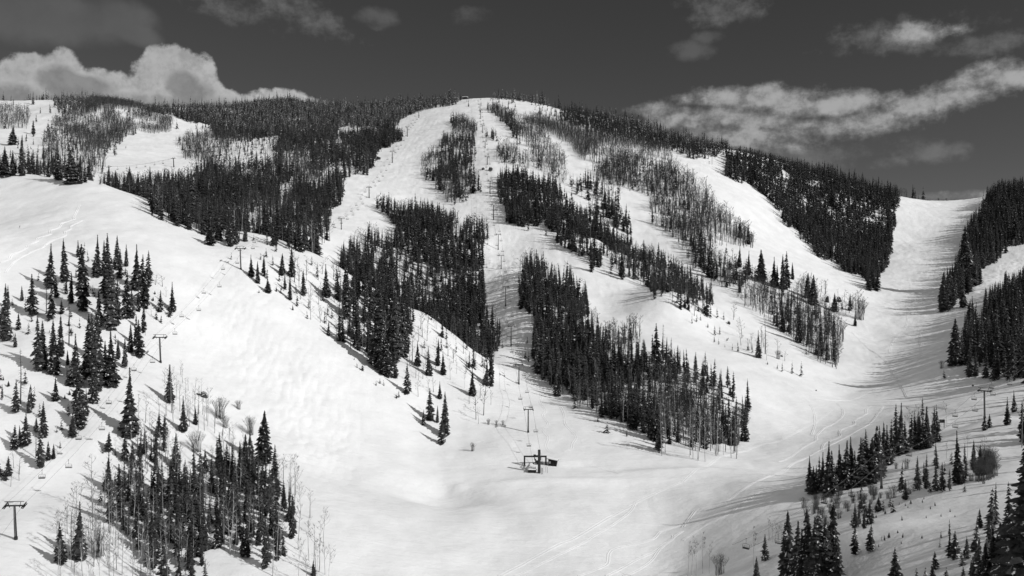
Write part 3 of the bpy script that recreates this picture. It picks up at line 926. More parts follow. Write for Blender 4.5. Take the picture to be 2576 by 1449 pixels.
wood('on the right flank', Z('B', [(1900, 850), (2100, 780), (2480, 860), (2776, 1160), (2800, 1300), (2600, 1449), (2400, 1260), (2300, 1090), (2100, 1010), (1950, 960)]), 'S', (12, 18), 10.5, (820, 1450), base=True, mix=0)
wood('in the strip of trees on the right flank', Z('B', [(1690, 960), (1800, 980), (1900, 960), (1970, 1010), (2110, 1060), (2122, 1225), (2000, 1175), (1960, 1145), (1870, 1080), (1790, 1070), (1720, 1020)]), 'S', (14, 19), 7, (850, 1150), base=True, mix=0.35)
wood('right of the central lift', Z('B', [(1190, 870), (1240, 830), (1420, 830), (1450, 850), (1600, 890), (1660, 960), (1685, 1040), (1740, 1060), (1760, 1080), (1800, 1120), (1850, 1130), (1880, 1100), (1960, 1180), (2060, 1180), (2140, 1130), (2200, 1260), (2228, 1440), (2150, 1500), (2000, 1530), (1980, 1580), (1930, 1620), (1870, 1590), (1840, 1540), (1680, 1480), (1620, 1400), (1540, 1380), (1270, 1290), (1215, 1210), (1190, 1090)]), 'S', (15, 21), 4.4, (760, 1230), mix=0.06)
wood('on the spur right of the dark forest', Z('E', [(2000, 340), (2130, 320), (2200, 330), (2330, 330), (2500, 390), (2640, 500), (2740, 560), (2800, 640), (2810, 780), (2730, 810), (2576, 740), (2500, 690), (2420, 665), (2330, 640), (2320, 560), (2230, 505), (2110, 505), (2060, 470), (2020, 420)]), 'S', (12, 20), 4.9, (600, 1050), base=True, mix=0.55)
# lower right flank
wood('on the lower right flank', Z('F', [(60, 200), (200, 200), (240, 420), (420, 500), (430, 600), (300, 560), (160, 470), (60, 400)]), 'S', (14, 20), 7.5, (740, 1020), base=True, mix=0.4)
wood('on the lower right flank', Z('F', [(-250, 60), (-60, 200), (60, 390), (170, 470), (300, 560), (420, 620), (430, 600), (520, 500), (400, 440), (200, 330), (120, 200), (0, 60)]), 'A', (11, 16), 4.3, (620, 1150), base=True, mix=0.0)
wood('on the lower right flank', Z('F', [(400, 620), (560, 530), (700, 590), (900, 640), (1000, 740), (1100, 760), (1180, 830), (1220, 920), (1215, 1040), (1170, 1165), (1030, 1125), (950, 1065), (800, 955), (680, 875), (560, 745), (430, 690)]), 'A', (12, 17), 4.2, (600, 900), base=True, mix=0.0)
wood('on the lower right flank', Z('F', [(560, 560), (900, 660), (1100, 800), (1200, 1000), (1150, 1150), (950, 1060), (680, 870)]), 'S', (12, 19), 9.5, (600, 900), base=True, mix=0.0)
wood('on the lower right flank', Z('F', [(840, 560), (940, 560), (1060, 600), (1200, 650), (1380, 720), (1390, 790), (1330, 870), (1280, 790), (1150, 740), (1000, 700), (900, 640)]), 'A', (10, 15), 4.8, (680, 930), base=True, mix=0.0)
wood('below the spur', Z('F', [(350, 720), (480, 860), (650, 1010), (800, 1090), (830, 1210), (640, 1140), (400, 980), (330, 850)]), 'A', (9, 13), 13, (560, 760), base=True)
wood('on the lower right flank', Z('F', [(-250, 60), (-60, 150), (60, 200), (300, 340), (430, 400), (560, 500), (520, 540), (430, 600), (300, 550), (170, 460), (60, 380), (-60, 200)]), 'S', (12, 18), 10, (620, 1150), base=True)
wood('on the sunny bowl slope', Z('E', [(450, 690), (620, 760), (870, 930), (1090, 1125), (1130, 1320), (1000, 1300), (800, 1150), (600, 1000), (480, 1000)]), 'S', (4, 12), 11, (440, 620), base=True)
wood('on the sunny bowl slope', Z('E', [(560, 740), (620, 750), (870, 922), (1090, 1122), (1130, 1260), (1000, 1190), (850, 1060), (680, 930)]), 'S', (6, 14), 8.5, (440, 620), base=True, mix=0.5, ah=(7, 12))
wood('on the right hand slope', Z('I', [(1250, 900), (1450, 880), (1700, 820), (2100, 750), (2350, 690), (2420, 760), (2000, 830), (1620, 940), (1450, 1060), (1260, 1080)]), 'S', (2, 7), 7, (230, 430), base=True)
wood('on the right hand slope', Z('I', [(1250, 880), (1450, 860), (1700, 800), (2100, 730), (2350, 640), (2400, 740), (2000, 810), (1620, 900), (1450, 980), (1260, 1000)]), 'B', (1.5, 3), 8.5, (230, 430), base=True)
wood('at the bottom right corner', Z('I', [(1980, 1300), (2200, 1180), (2400, 1050), (2600, 1000), (2600, 1500), (2000, 1500)]), 'S', (4, 11), 7, (150, 290), base=True)
# central spur
wood('on the central spur', Z('E', [(1365, 340), (1390, 280), (1500, 280), (1560, 360), (1620, 380), (1730, 370), (1770, 470), (1850, 510), (1860, 640), (1870, 740), (1920, 700), (1970, 820), (2060, 800), (2120, 790), (2200, 760), (2240, 760), (2240, 900), (2300, 1150), (2350, 1449), (2420, 1740), (2260, 1670), (2130, 1600), (1960, 1560), (1900, 1510), (1780, 1470), (1720, 1390), (1640, 1350), (1500, 1260), (1440, 1130), (1390, 1000), (1440, 950), (1460, 870), (1400, 800), (1365, 740), (1360, 500)]), 'S', (15, 22), 4.5, (440, 860), mix=0.22)
wood('at the far end of the central spur', Z('E', [(2200, 900), (2310, 800), (2340, 880), (2400, 840), (2480, 900), (2576, 950), (2700, 1000), (2780, 1050), (2910, 1060), (3030, 1180), (3080, 1290), (3140, 1380), (3170, 1480), (3160, 1640), (3080, 1690), (3060, 1740), (2990, 1760), (2870, 1750), (2760, 1790), (2660, 1790), (2576, 1745), (2420, 1740), (2350, 1449), (2300, 1150)]), 'A', (14, 20), 3.3, (430, 660), mix=0.0)
wood('at the far end of the central spur', Z('E', [(2240, 1100), (2400, 1050), (2600, 1150), (2900, 1300), (3080, 1500), (3080, 1690), (2990, 1760), (2870, 1750), (2760, 1790), (2660, 1790), (2576, 1745), (2420, 1740), (2350, 1449)]), 'S', (10, 19), 6.6, (430, 640), base=True)
# upper right ridge
wood('on the right skyline', Z('B', [(1130, 335), (1290, 325), (1500, 335), (1640, 360), (1700, 365), (1720, 350), (1900, 390), (2100, 440), (2300, 500), (2576, 570), (2776, 620), (2930, 680), (2920, 720), (2700, 740), (2300, 600), (1900, 480), (1760, 430), (1640, 420), (1480, 378), (1300, 360), (1130, 345)]), 'F', (11, 17), 5.2, (1380, 1800), base=True)
wood('on the right ridge', Z('B', [(1720, 430), (1900, 480), (2300, 600), (2700, 730), (2920, 720), (2906, 775), (2776, 795), (2620, 785), (2480, 725), (2300, 690), (2100, 650), (1850, 590), (1700, 520), (1620, 480)]), 'S', (12, 16), 4.7, (1250, 1680), base=True)
wood('in the summit bowl', Z('B', [(1400, 390), (1620, 420), (1720, 470), (1700, 520), (1550, 490), (1480, 460)]), 'F', (8, 14), 17, (1450, 1720), base=True)
wood('in the right ridge forest', Z('C', [(295, 885), (330, 780), (350, 690), (520, 700), (600, 735), (830, 780), (1100, 820), (1300, 870), (1500, 930), (1630, 1000), (1638, 1140), (1600, 1200), (1585, 1449), (1580, 1450), (1565, 1590), (1480, 1680), (1450, 1740), (1380, 1750), (1340, 1680), (1210, 1650), (1150, 1560), (1050, 1550), (990, 1490), (880, 1420), (870, 1340), (780, 1330), (745, 1210), (660, 1130), (580, 1065), (500, 1005), (340, 945)]), 'S', (17, 25), 4.9, (900, 1750))
wood('on the saddle skyline', Z('C', [(1560, 1040), (1660, 1060), (1700, 1085), (1600, 1070)]), 'A', (11, 15), 6, (1200, 1700), base=True)
wood('in the right edge forest', Z('C', [(2270, 1100), (2300, 1000), (2390, 950), (2480, 940), (2576, 920), (2700, 890), (2760, 1300), (2700, 1420), (2576, 1440), (2470, 1477), (2380, 1577), (2250, 1637), (2240, 1757), (2150, 1807), (2000, 1897), (1950, 1907), (1940, 1807), (1990, 1630), (2050, 1580), (2100, 1450), (2130, 1300), (2200, 1180)]), 'S', (21, 30), 5.6, (780, 1560), mix=0.0)
wood('in the lower right edge forest', Z('F', [(2130, 850), (2150, 700), (2190, 640), (2230, 780), (2260, 700), (2290, 560), (2400, 500), (2440, 430), (2500, 460), (2576, 390), (2700, 370), (2760, 1200), (2576, 1145), (2400, 1180), (2280, 1175), (2160, 1150), (2050, 1165), (2010, 1110), (2010, 950), (2060, 790), (2110, 880)]), 'S', (18, 27), 5.2, (450, 960), mix=0.0)
# near groves
wood('in the bottom left grove', Z('G', [(840, 900), (900, 700), (980, 560), (1100, 470), (1250, 450), (1400, 570), (1500, 660), (1640, 570), (1760, 650), (1920, 660), (2060, 720), (2180, 870), (2250, 1050), (2240, 1165), (2060, 1385), (1990, 1390), (1700, 1240), (1560, 1275), (1560, 1500), (1200, 1500), (1100, 1280), (920, 1220), (840, 1080)]), 'S', (9, 17), 4.5, (255, 400), base=True, mix=0.0)
wood('in the bottom left grove', Z('G', [(400, 1449), (420, 1150), (700, 900), (800, 700), (1050, 300), (1250, 170), (1500, 200), (1750, 450), (1900, 660), (2200, 720), (2300, 900), (2480, 1200), (2460, 1560), (1500, 1600), (420, 1560)]), 'A', (9, 16), 4.2, (235, 420), base=True)
wood('below the second left tower', Z('D', [(1230, 1200), (1330, 1050), (1450, 1000), (1600, 1230), (1560, 1330), (1480, 1449), (1300, 1449)]), 'A', (5, 9), 5.5, (360, 480), base=True)
wood('beside the left lift line', Z('D', [(1130, 560), (1200, 480), (1260, 520), (1250, 640), (1150, 880), (1080, 950), (1090, 800)]), 'A', (5, 9), 6.5, (360, 520), base=True)
wood('on the left slope', Z('D', [(60, 560), (330, 430), (700, 330), (1100, 420), (1150, 560), (1130, 800), (1100, 950), (950, 1160), (880, 1300), (700, 1449), (560, 1600), (0, 1700), (0, 700)]), 'S', (3, 8), 12.5, (300, 530), base=True)
wood('beside the bottom left lift line', Z('G', [(0, 700), (140, 620), (230, 740), (60, 860), (0, 900)]), 'A', (5, 8), 5, (270, 360), base=True)
# right bottom
wood('in the right hand gully', Z('I', [(880, 780), (1060, 880), (1250, 830), (1420, 800), (1500, 850), (1200, 1000), (1170, 1080), (1050, 1100), (900, 950)]), 'B', (2, 4), 5.5, (240, 420), base=True)
wood('on the right hand slope', Z('I', [(1750, 640), (2000, 520), (2300, 500), (2360, 640), (2340, 700), (2100, 760), (1850, 800), (1600, 850), (1680, 740)]), 'S', (4, 10), 7.5, (270, 420), base=True, mix=0.25)
wood('on the right hand slope', Z('I', [(2200, 560), (2370, 560), (2340, 700), (2220, 720)]), 'B', (4, 6), 4, (270, 420), base=True)
wood('in the right hand tree line', Z('I', [(900, 780), (1050, 820), (1290, 790), (1480, 740), (1500, 700), (1600, 560), (1740, 500), (1950, 440), (1950, 400), (1700, 440), (1500, 560), (1250, 700), (960, 740)]), 'S', (10, 17), 5.0, (325, 490), base=True, mix=0.0)

CON_BASES, ASP_BASES, FRO_BASES, BUSH_BASES = [], [], [], []


def in_any_mass(u, v):
    r = np.zeros(np.shape(u), bool)
    for w in WOODS:
        if w['kind'] in 'SF' and w['gap'] < 9: r |= in_poly(u, v, np.array(w['poly']))
    return r


def fill_woods():
    for wi, w in enumerate(WOODS):
        rng = np.random.RandomState(1000 + wi)
        poly = np.array(w['poly'])
        y0, y1 = w['yr']; g = w['gap']
        s0, s1 = (poly[:, 0].min() - 10 - CU) / FPX, (poly[:, 0].max() + 10 - CU) / FPX
        ny = int((y1 - y0) / g) + 1
        xa, xb = min(s0 * y0, s0 * y1), max(s1 * y0, s1 * y1)
        nx = int((xb - xa) / g) + 1
        gx, gy = np.meshgrid(xa + (np.arange(nx) + 0.5) * g, y0 + (np.arange(ny) + 0.5) * g)
        gx = (gx + rng.uniform(-0.48, 0.48, gx.shape) * g).ravel(); gy = (gy + rng.uniform(-0.48, 0.48, gy.shape) * g).ravel()
        ss = gx / gy
        ok = (ss > s0) & (ss < s1) & (rng.rand(len(gx)) < w['keep'])
        gx, gy = gx[ok], gy[ok]
        gz = hz(gx, gy)
        u = CU + FPX * gx / gy; v = CV - FPX * gz / gy
        asp = rng.rand(len(gx)) < (1.0 if w['kind'] == 'A' else w['mix'])
        clump = vnoise(gx / 40.0, gy / 40.0, 77 + wi)
        if 0 < w['mix'] < 1: asp = (rng.rand(len(gx)) + clump * 1.2) < w['mix']
        t = rng.beta(2.2, 2.0, len(gx))
        h = np.where(asp, w['ah'][0] + (w['ah'][1] - w['ah'][0]) * t, w['h'][0] + (w['h'][1] - w['h'][0]) * t) if w['kind'] != 'A' else w['h'][0] + (w['h'][1] - w['h'][0]) * t
        if w['kind'] != 'B': h = h * np.where(rng.rand(len(h)) < 0.13, rng.uniform(1.1, 1.5, len(h)), rng.uniform(0.78, 1.08, len(h)))
        hor = horizon_at(gx, gy)
        hidden = hor > gz / gy + 0.002
        # open, uneven tree line along the skyline
        cc = np.clip(np.round(np.interp(gx / width_of(gy), SCOL, COLI)).astype(int), 0, len(SCOL) - 1)
        crest = (HORIZON[-1, cc] - gz / gy) * FPX < 9.0
        if w['kind'] in 'SF':
            h = np.where(crest, h * rng.uniform(0.55, 1.4, len(h)), h)
            thin = ~crest | (rng.rand(len(h)) < (0.45 if w['kind'] == 'S' else 0.85))
        else: thin = np.ones(len(h), bool)
        vt = CV - FPX * (gz + 0.88 * h) / gy
        # ragged edges
        uj, vj = 11 * vnoise(gx / 9.0, gy / 9.0, 5) + 7 * vnoise(gx / 25.0, gy / 25.0, 6), 11 * vnoise(gx / 9.0, gy / 9.0, 7) + 7 * vnoise(gx / 25.0, gy / 25.0, 8)
        u, v = u + uj, v + vj
        inb = in_poly(u, v, poly)
        thin &= ~((vnoise(gx / 11.0, gy / 11.0, 91 + wi) < -0.27) & (w['kind'] == 'S'))
        if w['kind'] == 'A' and 'summit' not in w['name']: thin &= ~((vnoise(gx / 16.0, gy / 16.0, 191 + wi) + 0.5 * vnoise(gx / 6.0, gy / 6.0, 19 + wi)) < -0.13)
        if w['base']:
            ok = inb
        else:
            vm = CV - FPX * (gz + 0.45 * h) / gy
            v6, v3 = CV - FPX * (gz + 0.6 * h) / gy, CV - FPX * (gz + 0.3 * h) / gy
            ok = (in_any_mass(u, vt) & in_any_mass(u, v6) & (in_any_mass(u, v3) | hidden)) & (inb | hidden & in_poly(u, vm, poly) | in_poly(u, vm, poly) & (v > poly[:, 1].max()))
        for hole in w['holes']:
            ok &= ~in_poly(u, v, hole)
        ok &= ((gz + h * 0.9) / gy > hor) & thin
        ok &= (u > -60) & (u < 2640) & (vt < 1500)
        for x, y, z, hh, a in zip(gx[ok], gy[ok], gz[ok], h[ok], asp[ok]):
            rec = (x, y, z, hh, w['name'])
            if w['kind'] == 'B': BUSH_BASES.append(rec)
            elif a: ASP_BASES.append(rec)
            elif w['kind'] == 'F': (FRO_BASES if rng.rand() > 0.35 else CON_BASES).append(rec)
            else: (FRO_BASES if 'far left ridge' in w['name'] and y > 1250 and rng.rand() < min(0.55, (y - 1250) / 900) else CON_BASES).append(rec)


fill_woods()
print('TREES', len(CON_BASES), len(ASP_BASES), len(FRO_BASES), len(BUSH_BASES))

# ------------------------------------------------------------------ single trees the photo shows one by one: (x, base, top[, shape])
SINGLES = [
 ('in the left slope grove', 'D', [(50,960,530,'slender'),(60,720,540,'slender'),(165,660,545,'slender'),(240,770,455,'full'),(380,560,225,'spire-topped'),(392,800,530,'ragged'),(485,515,190,'slender'),(500,610,480,'slender'),(538,680,440,'slender'),(590,330,200,'full'),(632,300,225,'slender'),
  (622,740,230,'columnar'),(735,475,160,'spire-topped'),(790,470,200,'slender'),(815,640,150,'slender'),(832,880,330,'columnar'),(880,420,165,'slender'),(905,490,265,'full'),(955,400,230,'slender'),(955,800,430,'ragged'),(1035,575,230,'spire-topped'),(1070,700,310,'ragged'),(1125,560,280,'ragged'),(1100,720,420,'columnar'),
  (995,790,570,'slender'),(1045,740,590,'slender'),(1210,745,580,'full'),(1300,745,515,'spire-topped'),(1180,800,730,'full'),(1215,825,770,'slender'),(1278,775,690,'slender'),(745,850,560,'slender'),(702,605,540,'full'),(465,760,650,'full'),(140,880,745,'full'),(115,1010,900,'slender'),(215,912,830,'full'),
  (288,1195,770,'ragged'),(322,1180,810,'slender'),(405,1215,800,'slender'),(460,1080,760,'slender'),(575,1295,905,'spire-topped'),(665,1240,760,'slender'),(700,1100,750,'slender'),(735,1330,720,'columnar'),(842,1300,870,'spire-topped'),(890,1100,945,'slender'),(940,1165,930,'slender'),(985,1050,830,'slender'),
  (1050,1085,800,'full'),(1085,900,700,'columnar'),(1030,1000,760,'slender'),(790,1250,960,'full'),(700,1430,1180,'full'),(590,1480,1150,'full'),(510,1145,1030,'slender'),(230,1470,1290,'full'),(420,1415,1235,'slender'),(880,850,500,'ragged'),(860,700,420,'ragged'),(20,960,690,'ragged'),(5,900,700,'slender'),(420,640,470,'ragged')]),
 ('by the left lift towers', 'D', [(1280,1420,1140,'spire-topped'),(1745,348,295,'full')]),
 ('beside the left mogul run', 'D', [(1895,478,310,'spire-topped'),(1945,528,360,'slender'),(1990,475,305,'slender'),(2020,598,480,'broad'),(2060,395,320,'full'),(2130,468,300,'dense'),(2200,480,225,'spire-topped'),(2150,575,465,'full'),(2190,655,470,'slender'),(2240,700,600,'full'),(2083,288,215,'full'),
  (2460,628,380,'spire-topped'),(2505,795,700,'full'),(2320,795,740,'full'),(2480,925,810,'full'),(2560,965,820,'full'),(2010,330,265,'full'),(1965,350,300,'full'),(2290,620,420,'slender')]),
 ('above the third left lift tower', 'D', [(1580,238,60,'broad'),(1650,205,20,'dense'),(1740,250,40,'slender'),(1755,235,-20,'full'),(1790,230,90,'full'),(1850,212,70,'dense'),(1915,200,160,'full')]),
 ('on the crest of the left snowfield', 'A', [(530,985,690,'broad'),(440,955,690,'spire-topped'),(600,985,760,'slender'),(370,935,800,'full'),(305,910,800,'full'),(240,905,765,'full'),(170,925,650,'slender'),(35,935,700,'broad'),(98,925,730,'full'),(640,975,870,'full'),(975,1010,850,'broad'),(870,1000,880,'dense'),(820,1000,845,'spire-topped'),(755,990,950,'full'),(1130,1000,850,'slender'),(1195,1050,880,'full')]),
 ('on the far left hillside', 'A', [(35,568,500,'full'),(305,456,405,'full'),(380,456,380,'full'),(250,610,500,'full'),(275,520,460,'full'),(100,690,540,'broad'),(197,668,605,'full'),(165,760,610,'slender'),(252,692,640,'broad'),(360,600,500,'full'),(332,672,600,'full'),(210,790,690,'slender'),(328,795,690,'slender'),(170,560,510,'full'),(1335,570,500,'broad'),(1480,570,510,'full'),(1530,570,520,'full'),(1440,530,500,'full'),(905,680,620,'slender'),(880,765,735,'full'),(950,715,695,'full')]),
 ('on the sunny bowl slope', 'E', [(500,1365,1125,'full'),(575,1150,960,'spire-topped'),(660,1225,1000,'spire-topped'),(730,1150,945,'slender'),(768,1215,1035,'spire-topped'),(985,1375,1160,'spire-topped'),(745,1400,1265,'spire-topped'),(670,1565,1315,'full'),(620,1600,1480,'full'),(725,1580,1450,'slender'),(782,1680,1345,'slender'),(760,1745,1540,'full'),(405,1245,1060,'full'),
  (415,1395,1360,'broad'),(435,1390,1340,'full'),(262,1300,1265,'full'),(292,1285,1245,'full'),(320,1298,1255,'full'),(120,1165,1130,'broad'),(160,1185,1130,'full'),(98,1105,1080,'broad'),(300,1210,900,'columnar'),(410,1130,600,'columnar'),(275,1180,520,'columnar'),(40,780,380,'columnar'),(340,1230,900,'full'),(470,1080,640,'columnar'),(1100,1300,1090,'spire-topped'),(1130,1305,1000,'columnar')]),
 ('beside the central lift run', 'E', [(1402,985,930,'slender'),(1412,1120,1030,'slender'),(1387,1095,1020,'slender'),(1215,1015,960,'slender'),(1620,1375,1210,'full'),(1645,1380,1260,'full'),(1725,540,380,'spire-topped'),(2385,1250,830,'ragged'),(1905,405,330,'broad'),(2120,500,290,'columnar'),(2210,500,290,'columnar')]),
 ('at the foot of the central spur', 'H', [(2005,370,285,'full'),(1760,185,110,'broad'),(1935,285,230,'full'),(2155,395,350,'slender')]),
 ('at the toe of the central spur', 'I', [(390,460,170,'spire-topped'),(465,430,175,'spire-topped'),(175,490,380,'full'),(70,480,400,'full'),(240,440,330,'slender'),(120,440,150,'ragged')]),
 ('on the lower right flank', 'F', [(435,190,30,'spire-topped'),(497,235,65,'spire-topped'),(200,485,240,'spire-topped'),(140,245,100,'full'),(430,405,240,'spire-topped'),(330,300,220,'slender'),(497,465,280,'spire-topped'),(595,512,270,'dense'),(550,490,400,'dense'),(690,552,325,'spire-topped'),(712,550,390,'full'),(755,575,310,'slender'),(790,580,285,'ragged'),(830,500,370,'slender'),(945,640,450,'dense'),(985,690,460,'dense'),(1145,740,600,'broad'),(1205,730,650,'full'),(1265,735,605,'full'),(1300,850,740,'spire-topped'),(755,890,700,'full'),(885,980,730,'columnar'),(1045,1080,850,'columnar'),(1090,1110,990,'full'),(935,1065,985,'full'),(1160,1100,1040,'full'),(630,640,580,'full')]),
 ('on the snow rib below the spur', 'F', [(70,830,765,'full'),(105,820,760,'full'),(135,805,760,'full'),(190,862,825,'broad'),(262,790,715,'broad'),(308,800,745,'full'),(243,922,845,'full'),(280,915,850,'slender'),(240,975,930,'full'),(270,988,945,'broad'),(375,1030,985,'full'),(418,1048,970,'broad'),(492,1035,985,'slender'),(525,1055,985,'full'),(570,1090,880,'spire-topped'),(715,1172,1135,'broad'),(750,1195,1125,'broad'),(825,1210,1120,'broad'),(895,1232,1130,'broad'),(318,1010,985,'full'),(180,780,690,'broad'),(210,790,690,'full'),(120,740,690,'full')]),
 ('on the saddle skyline', 'C', [(1740,1088,980,'spire-topped'),(1815,1098,1005,'columnar'),(1755,1085,1000,'slender'),(1690,1075,1020,'full'),(1780,1092,1050,'full'),(1850,1098,1085,'full')]),
 ('at the edge of the right forest', 'F', [(2060,1150,790,'dense'),(2190,860,620,'spire-topped'),(2155,860,680,'slender'),(1975,1245,1180,'ragged'),(1965,690,440,'dense'),(2020,690,420,'dense'),(2090,620,370,'dense'),(2140,560,90,'dense'),(2290,800,560,'slender'),(2440,700,440,'spire-topped'),(2500,690,460,'full')]),
 ('in the right hand tree line', 'I', [(957,770,540,'spire-topped'),(1008,780,610,'slender'),(1052,810,510,'spire-topped'),(1095,845,430,'spire-topped'),(1130,830,500,'full'),(1185,760,455,'spire-topped'),(1240,790,420,'spire-topped'),(1272,750,395,'spire-topped'),(1300,780,500,'full'),(1350,770,400,'full'),(1390,750,440,'full'),(1430,745,400,'dense'),(1458,720,310,'dense'),(1490,690,360,'dense'),(1515,600,290,'spire-topped'),(1545,610,305,'spire-topped'),(1575,560,350,'full'),(1643,530,140,'spire-topped'),(1680,520,330,'full'),(1755,495,250,'full'),(1790,490,240,'full'),(1835,485,170,'spire-topped'),(1862,465,300,'full'),(1905,440,300,'full'),(1930,435,255,'spire-topped'),(1215,790,560,'broad'),(1160,810,600,'broad'),(985,830,620,'broad')]),
 ('in the bottom right clump', 'I', [(800,1500,955,'dense'),(862,1540,1030,'full'),(950,1540,945,'columnar'),(985,1560,1000,'full'),(1025,1540,925,'full'),(1070,1520,1000,'ragged'),(1140,1480,890,'columnar'),(1165,1500,1150,'ragged'),(905,1560,1090,'full'),(560,1480,1300,'slender'),(622,1335,1130,'full'),(760,1520,1370,'full')]),
 ('on the right hand slope', 'I', [(1770,800,590,'ragged'),(1840,790,610,'slender'),(2075,755,350,'spire-topped'),(2195,640,420,'slender'),(2245,625,455,'full'),(1680,875,715,'full'),(1870,820,735,'full'),(1915,805,600,'full'),(1962,815,590,'ragged'),(1480,960,850,'broad'),(1565,930,850,'full'),(1585,970,880,'full'),(1300,1085,890,'spire-topped'),(1332,1060,930,'slender'),(1412,1060,875,'full'),(1372,1090,945,'slender'),(1302,1290,1070,'ragged'),(1420,1265,1060,'ragged'),(2242,1090,940,'ragged'),
  (2060,1320,1105,'full'),(2145,1320,1150,'full'),(2020,1240,1165,'slender'),(1948,1165,1110,'full'),(1942,1232,1170,'full'),(1905,1400,1260,'full'),(2110,1370,1270,'full'),(1770,1490,1390,'full'),(1830,1470,1385,'full'),(1885,1480,1360,'full'),(1990,1460,1385,'full'),(1595,1640,1235,'broad'),(2320,1300,1000,'slender'),(2450,310,95,'spire-topped'),(2503,212,45,'spire-topped'),(2565,450,130,'ragged'),(2280,350,235,'full'),(2315,330,225,'full'),(1350,815,745,'broad')]),
 ('at the bottom right corner', 'I', [(2575,1700,450,'broad'),(2500,1660,1000,'full'),(2455,1680,960,'dense'),(2395,1660,1040,'dense'),(2430,1700,1130,'full'),(2340,1680,1090,'full'),(2290,1700,1200,'dense'),(2245,1660,1170,'full'),(2200,1720,1300,'full'),(2560,1640,900,'dense'),(2370,1640,1230,'broad'),(2300,1640,1290,'full'),(2520,1600,1150,'broad'),(2180,1600,1330,'slender'),(2120,1560,1380,'full')]),
 ('in the bottom left grove', 'G', [(982,395,-130,'spire-topped'),(1280,135,-150,'spire-topped'),(1387,360,85,'spire-topped'),(1475,305,160,'spire-topped'),(1198,400,210,'full'),(1245,395,230,'full'),(1325,635,370,'full'),(1992,605,200,'dense'),(1845,730,375,'dense'),(1815,650,430,'slender'),(1890,720,370,'dense'),(820,505,360,'full'),(775,520,470,'full'),(815,800,510,'spire-topped'),(838,1050,680,'columnar'),(905,960,600,'full'),(940,580,370,'full'),(870,540,480,'full'),
  (605,1325,885,'spire-topped'),(455,1355,1045,'full'),(600,1290,1060,'broad'),(1095,520,320,'slender'),(1000,620,430,'full'),(1660,640,365,'slender'),(1550,670,490,'full'),(1700,700,480,'slender'),(1390,800,600,'full'),(2060,880,640,'slender'),(2145,960,760,'slender'),(2205,1165,830,'columnar'),(2005,1390,1000,'columnar'),(1830,1310,1100,'ragged'),(1870,1310,1170,'ragged'),(1240,1520,1180,'full'),(1150,1280,930,'full'),(1540,1250,950,'dense'),(1640,1240,900,'full'),(2365,1449,1330,'full'),(760,890,800,'full'),(1440,820,640,'slender'),(1200,820,620,'slender'),(1060,760,500,'slender'),(1290,760,560,'slender')]),
 ('left of the lower left lift', 'G', [(122,220,-30,'ragged'),(222,218,20,'slender'),(300,250,150,'slender'),(197,468,215,'full'),(110,492,305,'full'),(150,470,310,'slender'),(272,362,250,'full'),(300,635,330,'ragged'),(325,400,130,'slender'),(362,575,430,'slender'),(405,565,450,'slender'),(548,398,215,'broad'),(608,310,40,'broad'),(650,235,30,'spire-topped'),(722,145,-60,'full'),(420,125,-20,'full'),(62,695,540,'full'),(38,725,630,'slender'),(455,485,430,'full'),(575,220,0,'full'),(465,345,275,'full'),(620,340,200,'full'),(0,700,600,'slender'),(430,365,330,'full')]),
]
SAPLINGS = [('on the right hand slope', 'I', [(1655,1030,995),(1820,870,850),(1870,945,920),(1905,920,890),(1950,1000,975),(2018,965,935),(1838,1012,990),(1700,935,915),(1635,910,890),(1680,920,900),(1810,895,870),(1725,905,870),(1525,1180,1145),(1505,1180,1150),(1555,1160,1120),(1660,1160,1125),(1622,1125,1110),(1805,1165,1145),(1480,1230,1205),(1650,1205,1195),(2055,1005,990),(1460,1010,985),(1530,980,950),(2395,1410,1370)]),
            ('on the snow rib below the spur', 'F', [(640,1140,1120),(345,950,935),(335,960,940),(740,1080,1065),(1200,800,780),(1180,790,775)]),
            ('on the left slope', 'D', [(1170,610,585),(870,940,910),(1155,660,630),(765,945,925),(375,900,880),(535,905,870),(520,850,790),(550,905,880),(25,1260,1230),(65,1305,1265),(5,1320,1295),(525,1370,1335),(490,1400,1370),(2085,590,550),(1955,600,580),(2210,730,690)]),
            ('on the upper central run', 'B', [(1190,835,820),(1235,838,822),(640,955,930),(655,955,935),(1480,1130,1110)])]
FROST_ONES = [('in the summit bowl', 'B', [(948,368,335),(960,402,338),(1145,352,310),(1125,357,335),(1190,372,322),(1217,402,360),(1240,418,390),(1265,388,350),(1310,432,385),(1313,405,370),(1325,457,418),(1495,455,380),(1502,462,400),(1520,415,380),(1537,440,412),(1583,470,398),(1570,492,455),(1612,475,400),(1625,470,420),(1640,490,450),(1260,420,360),(1210,345,318)]),
              ('on the far left skyline', 'A', [(250,385,285),(320,350,295),(480,410,295),(100,395,340),(185,425,385),(210,420,375),(640,360,300),(1250,465,405),(1055,400,375)])]
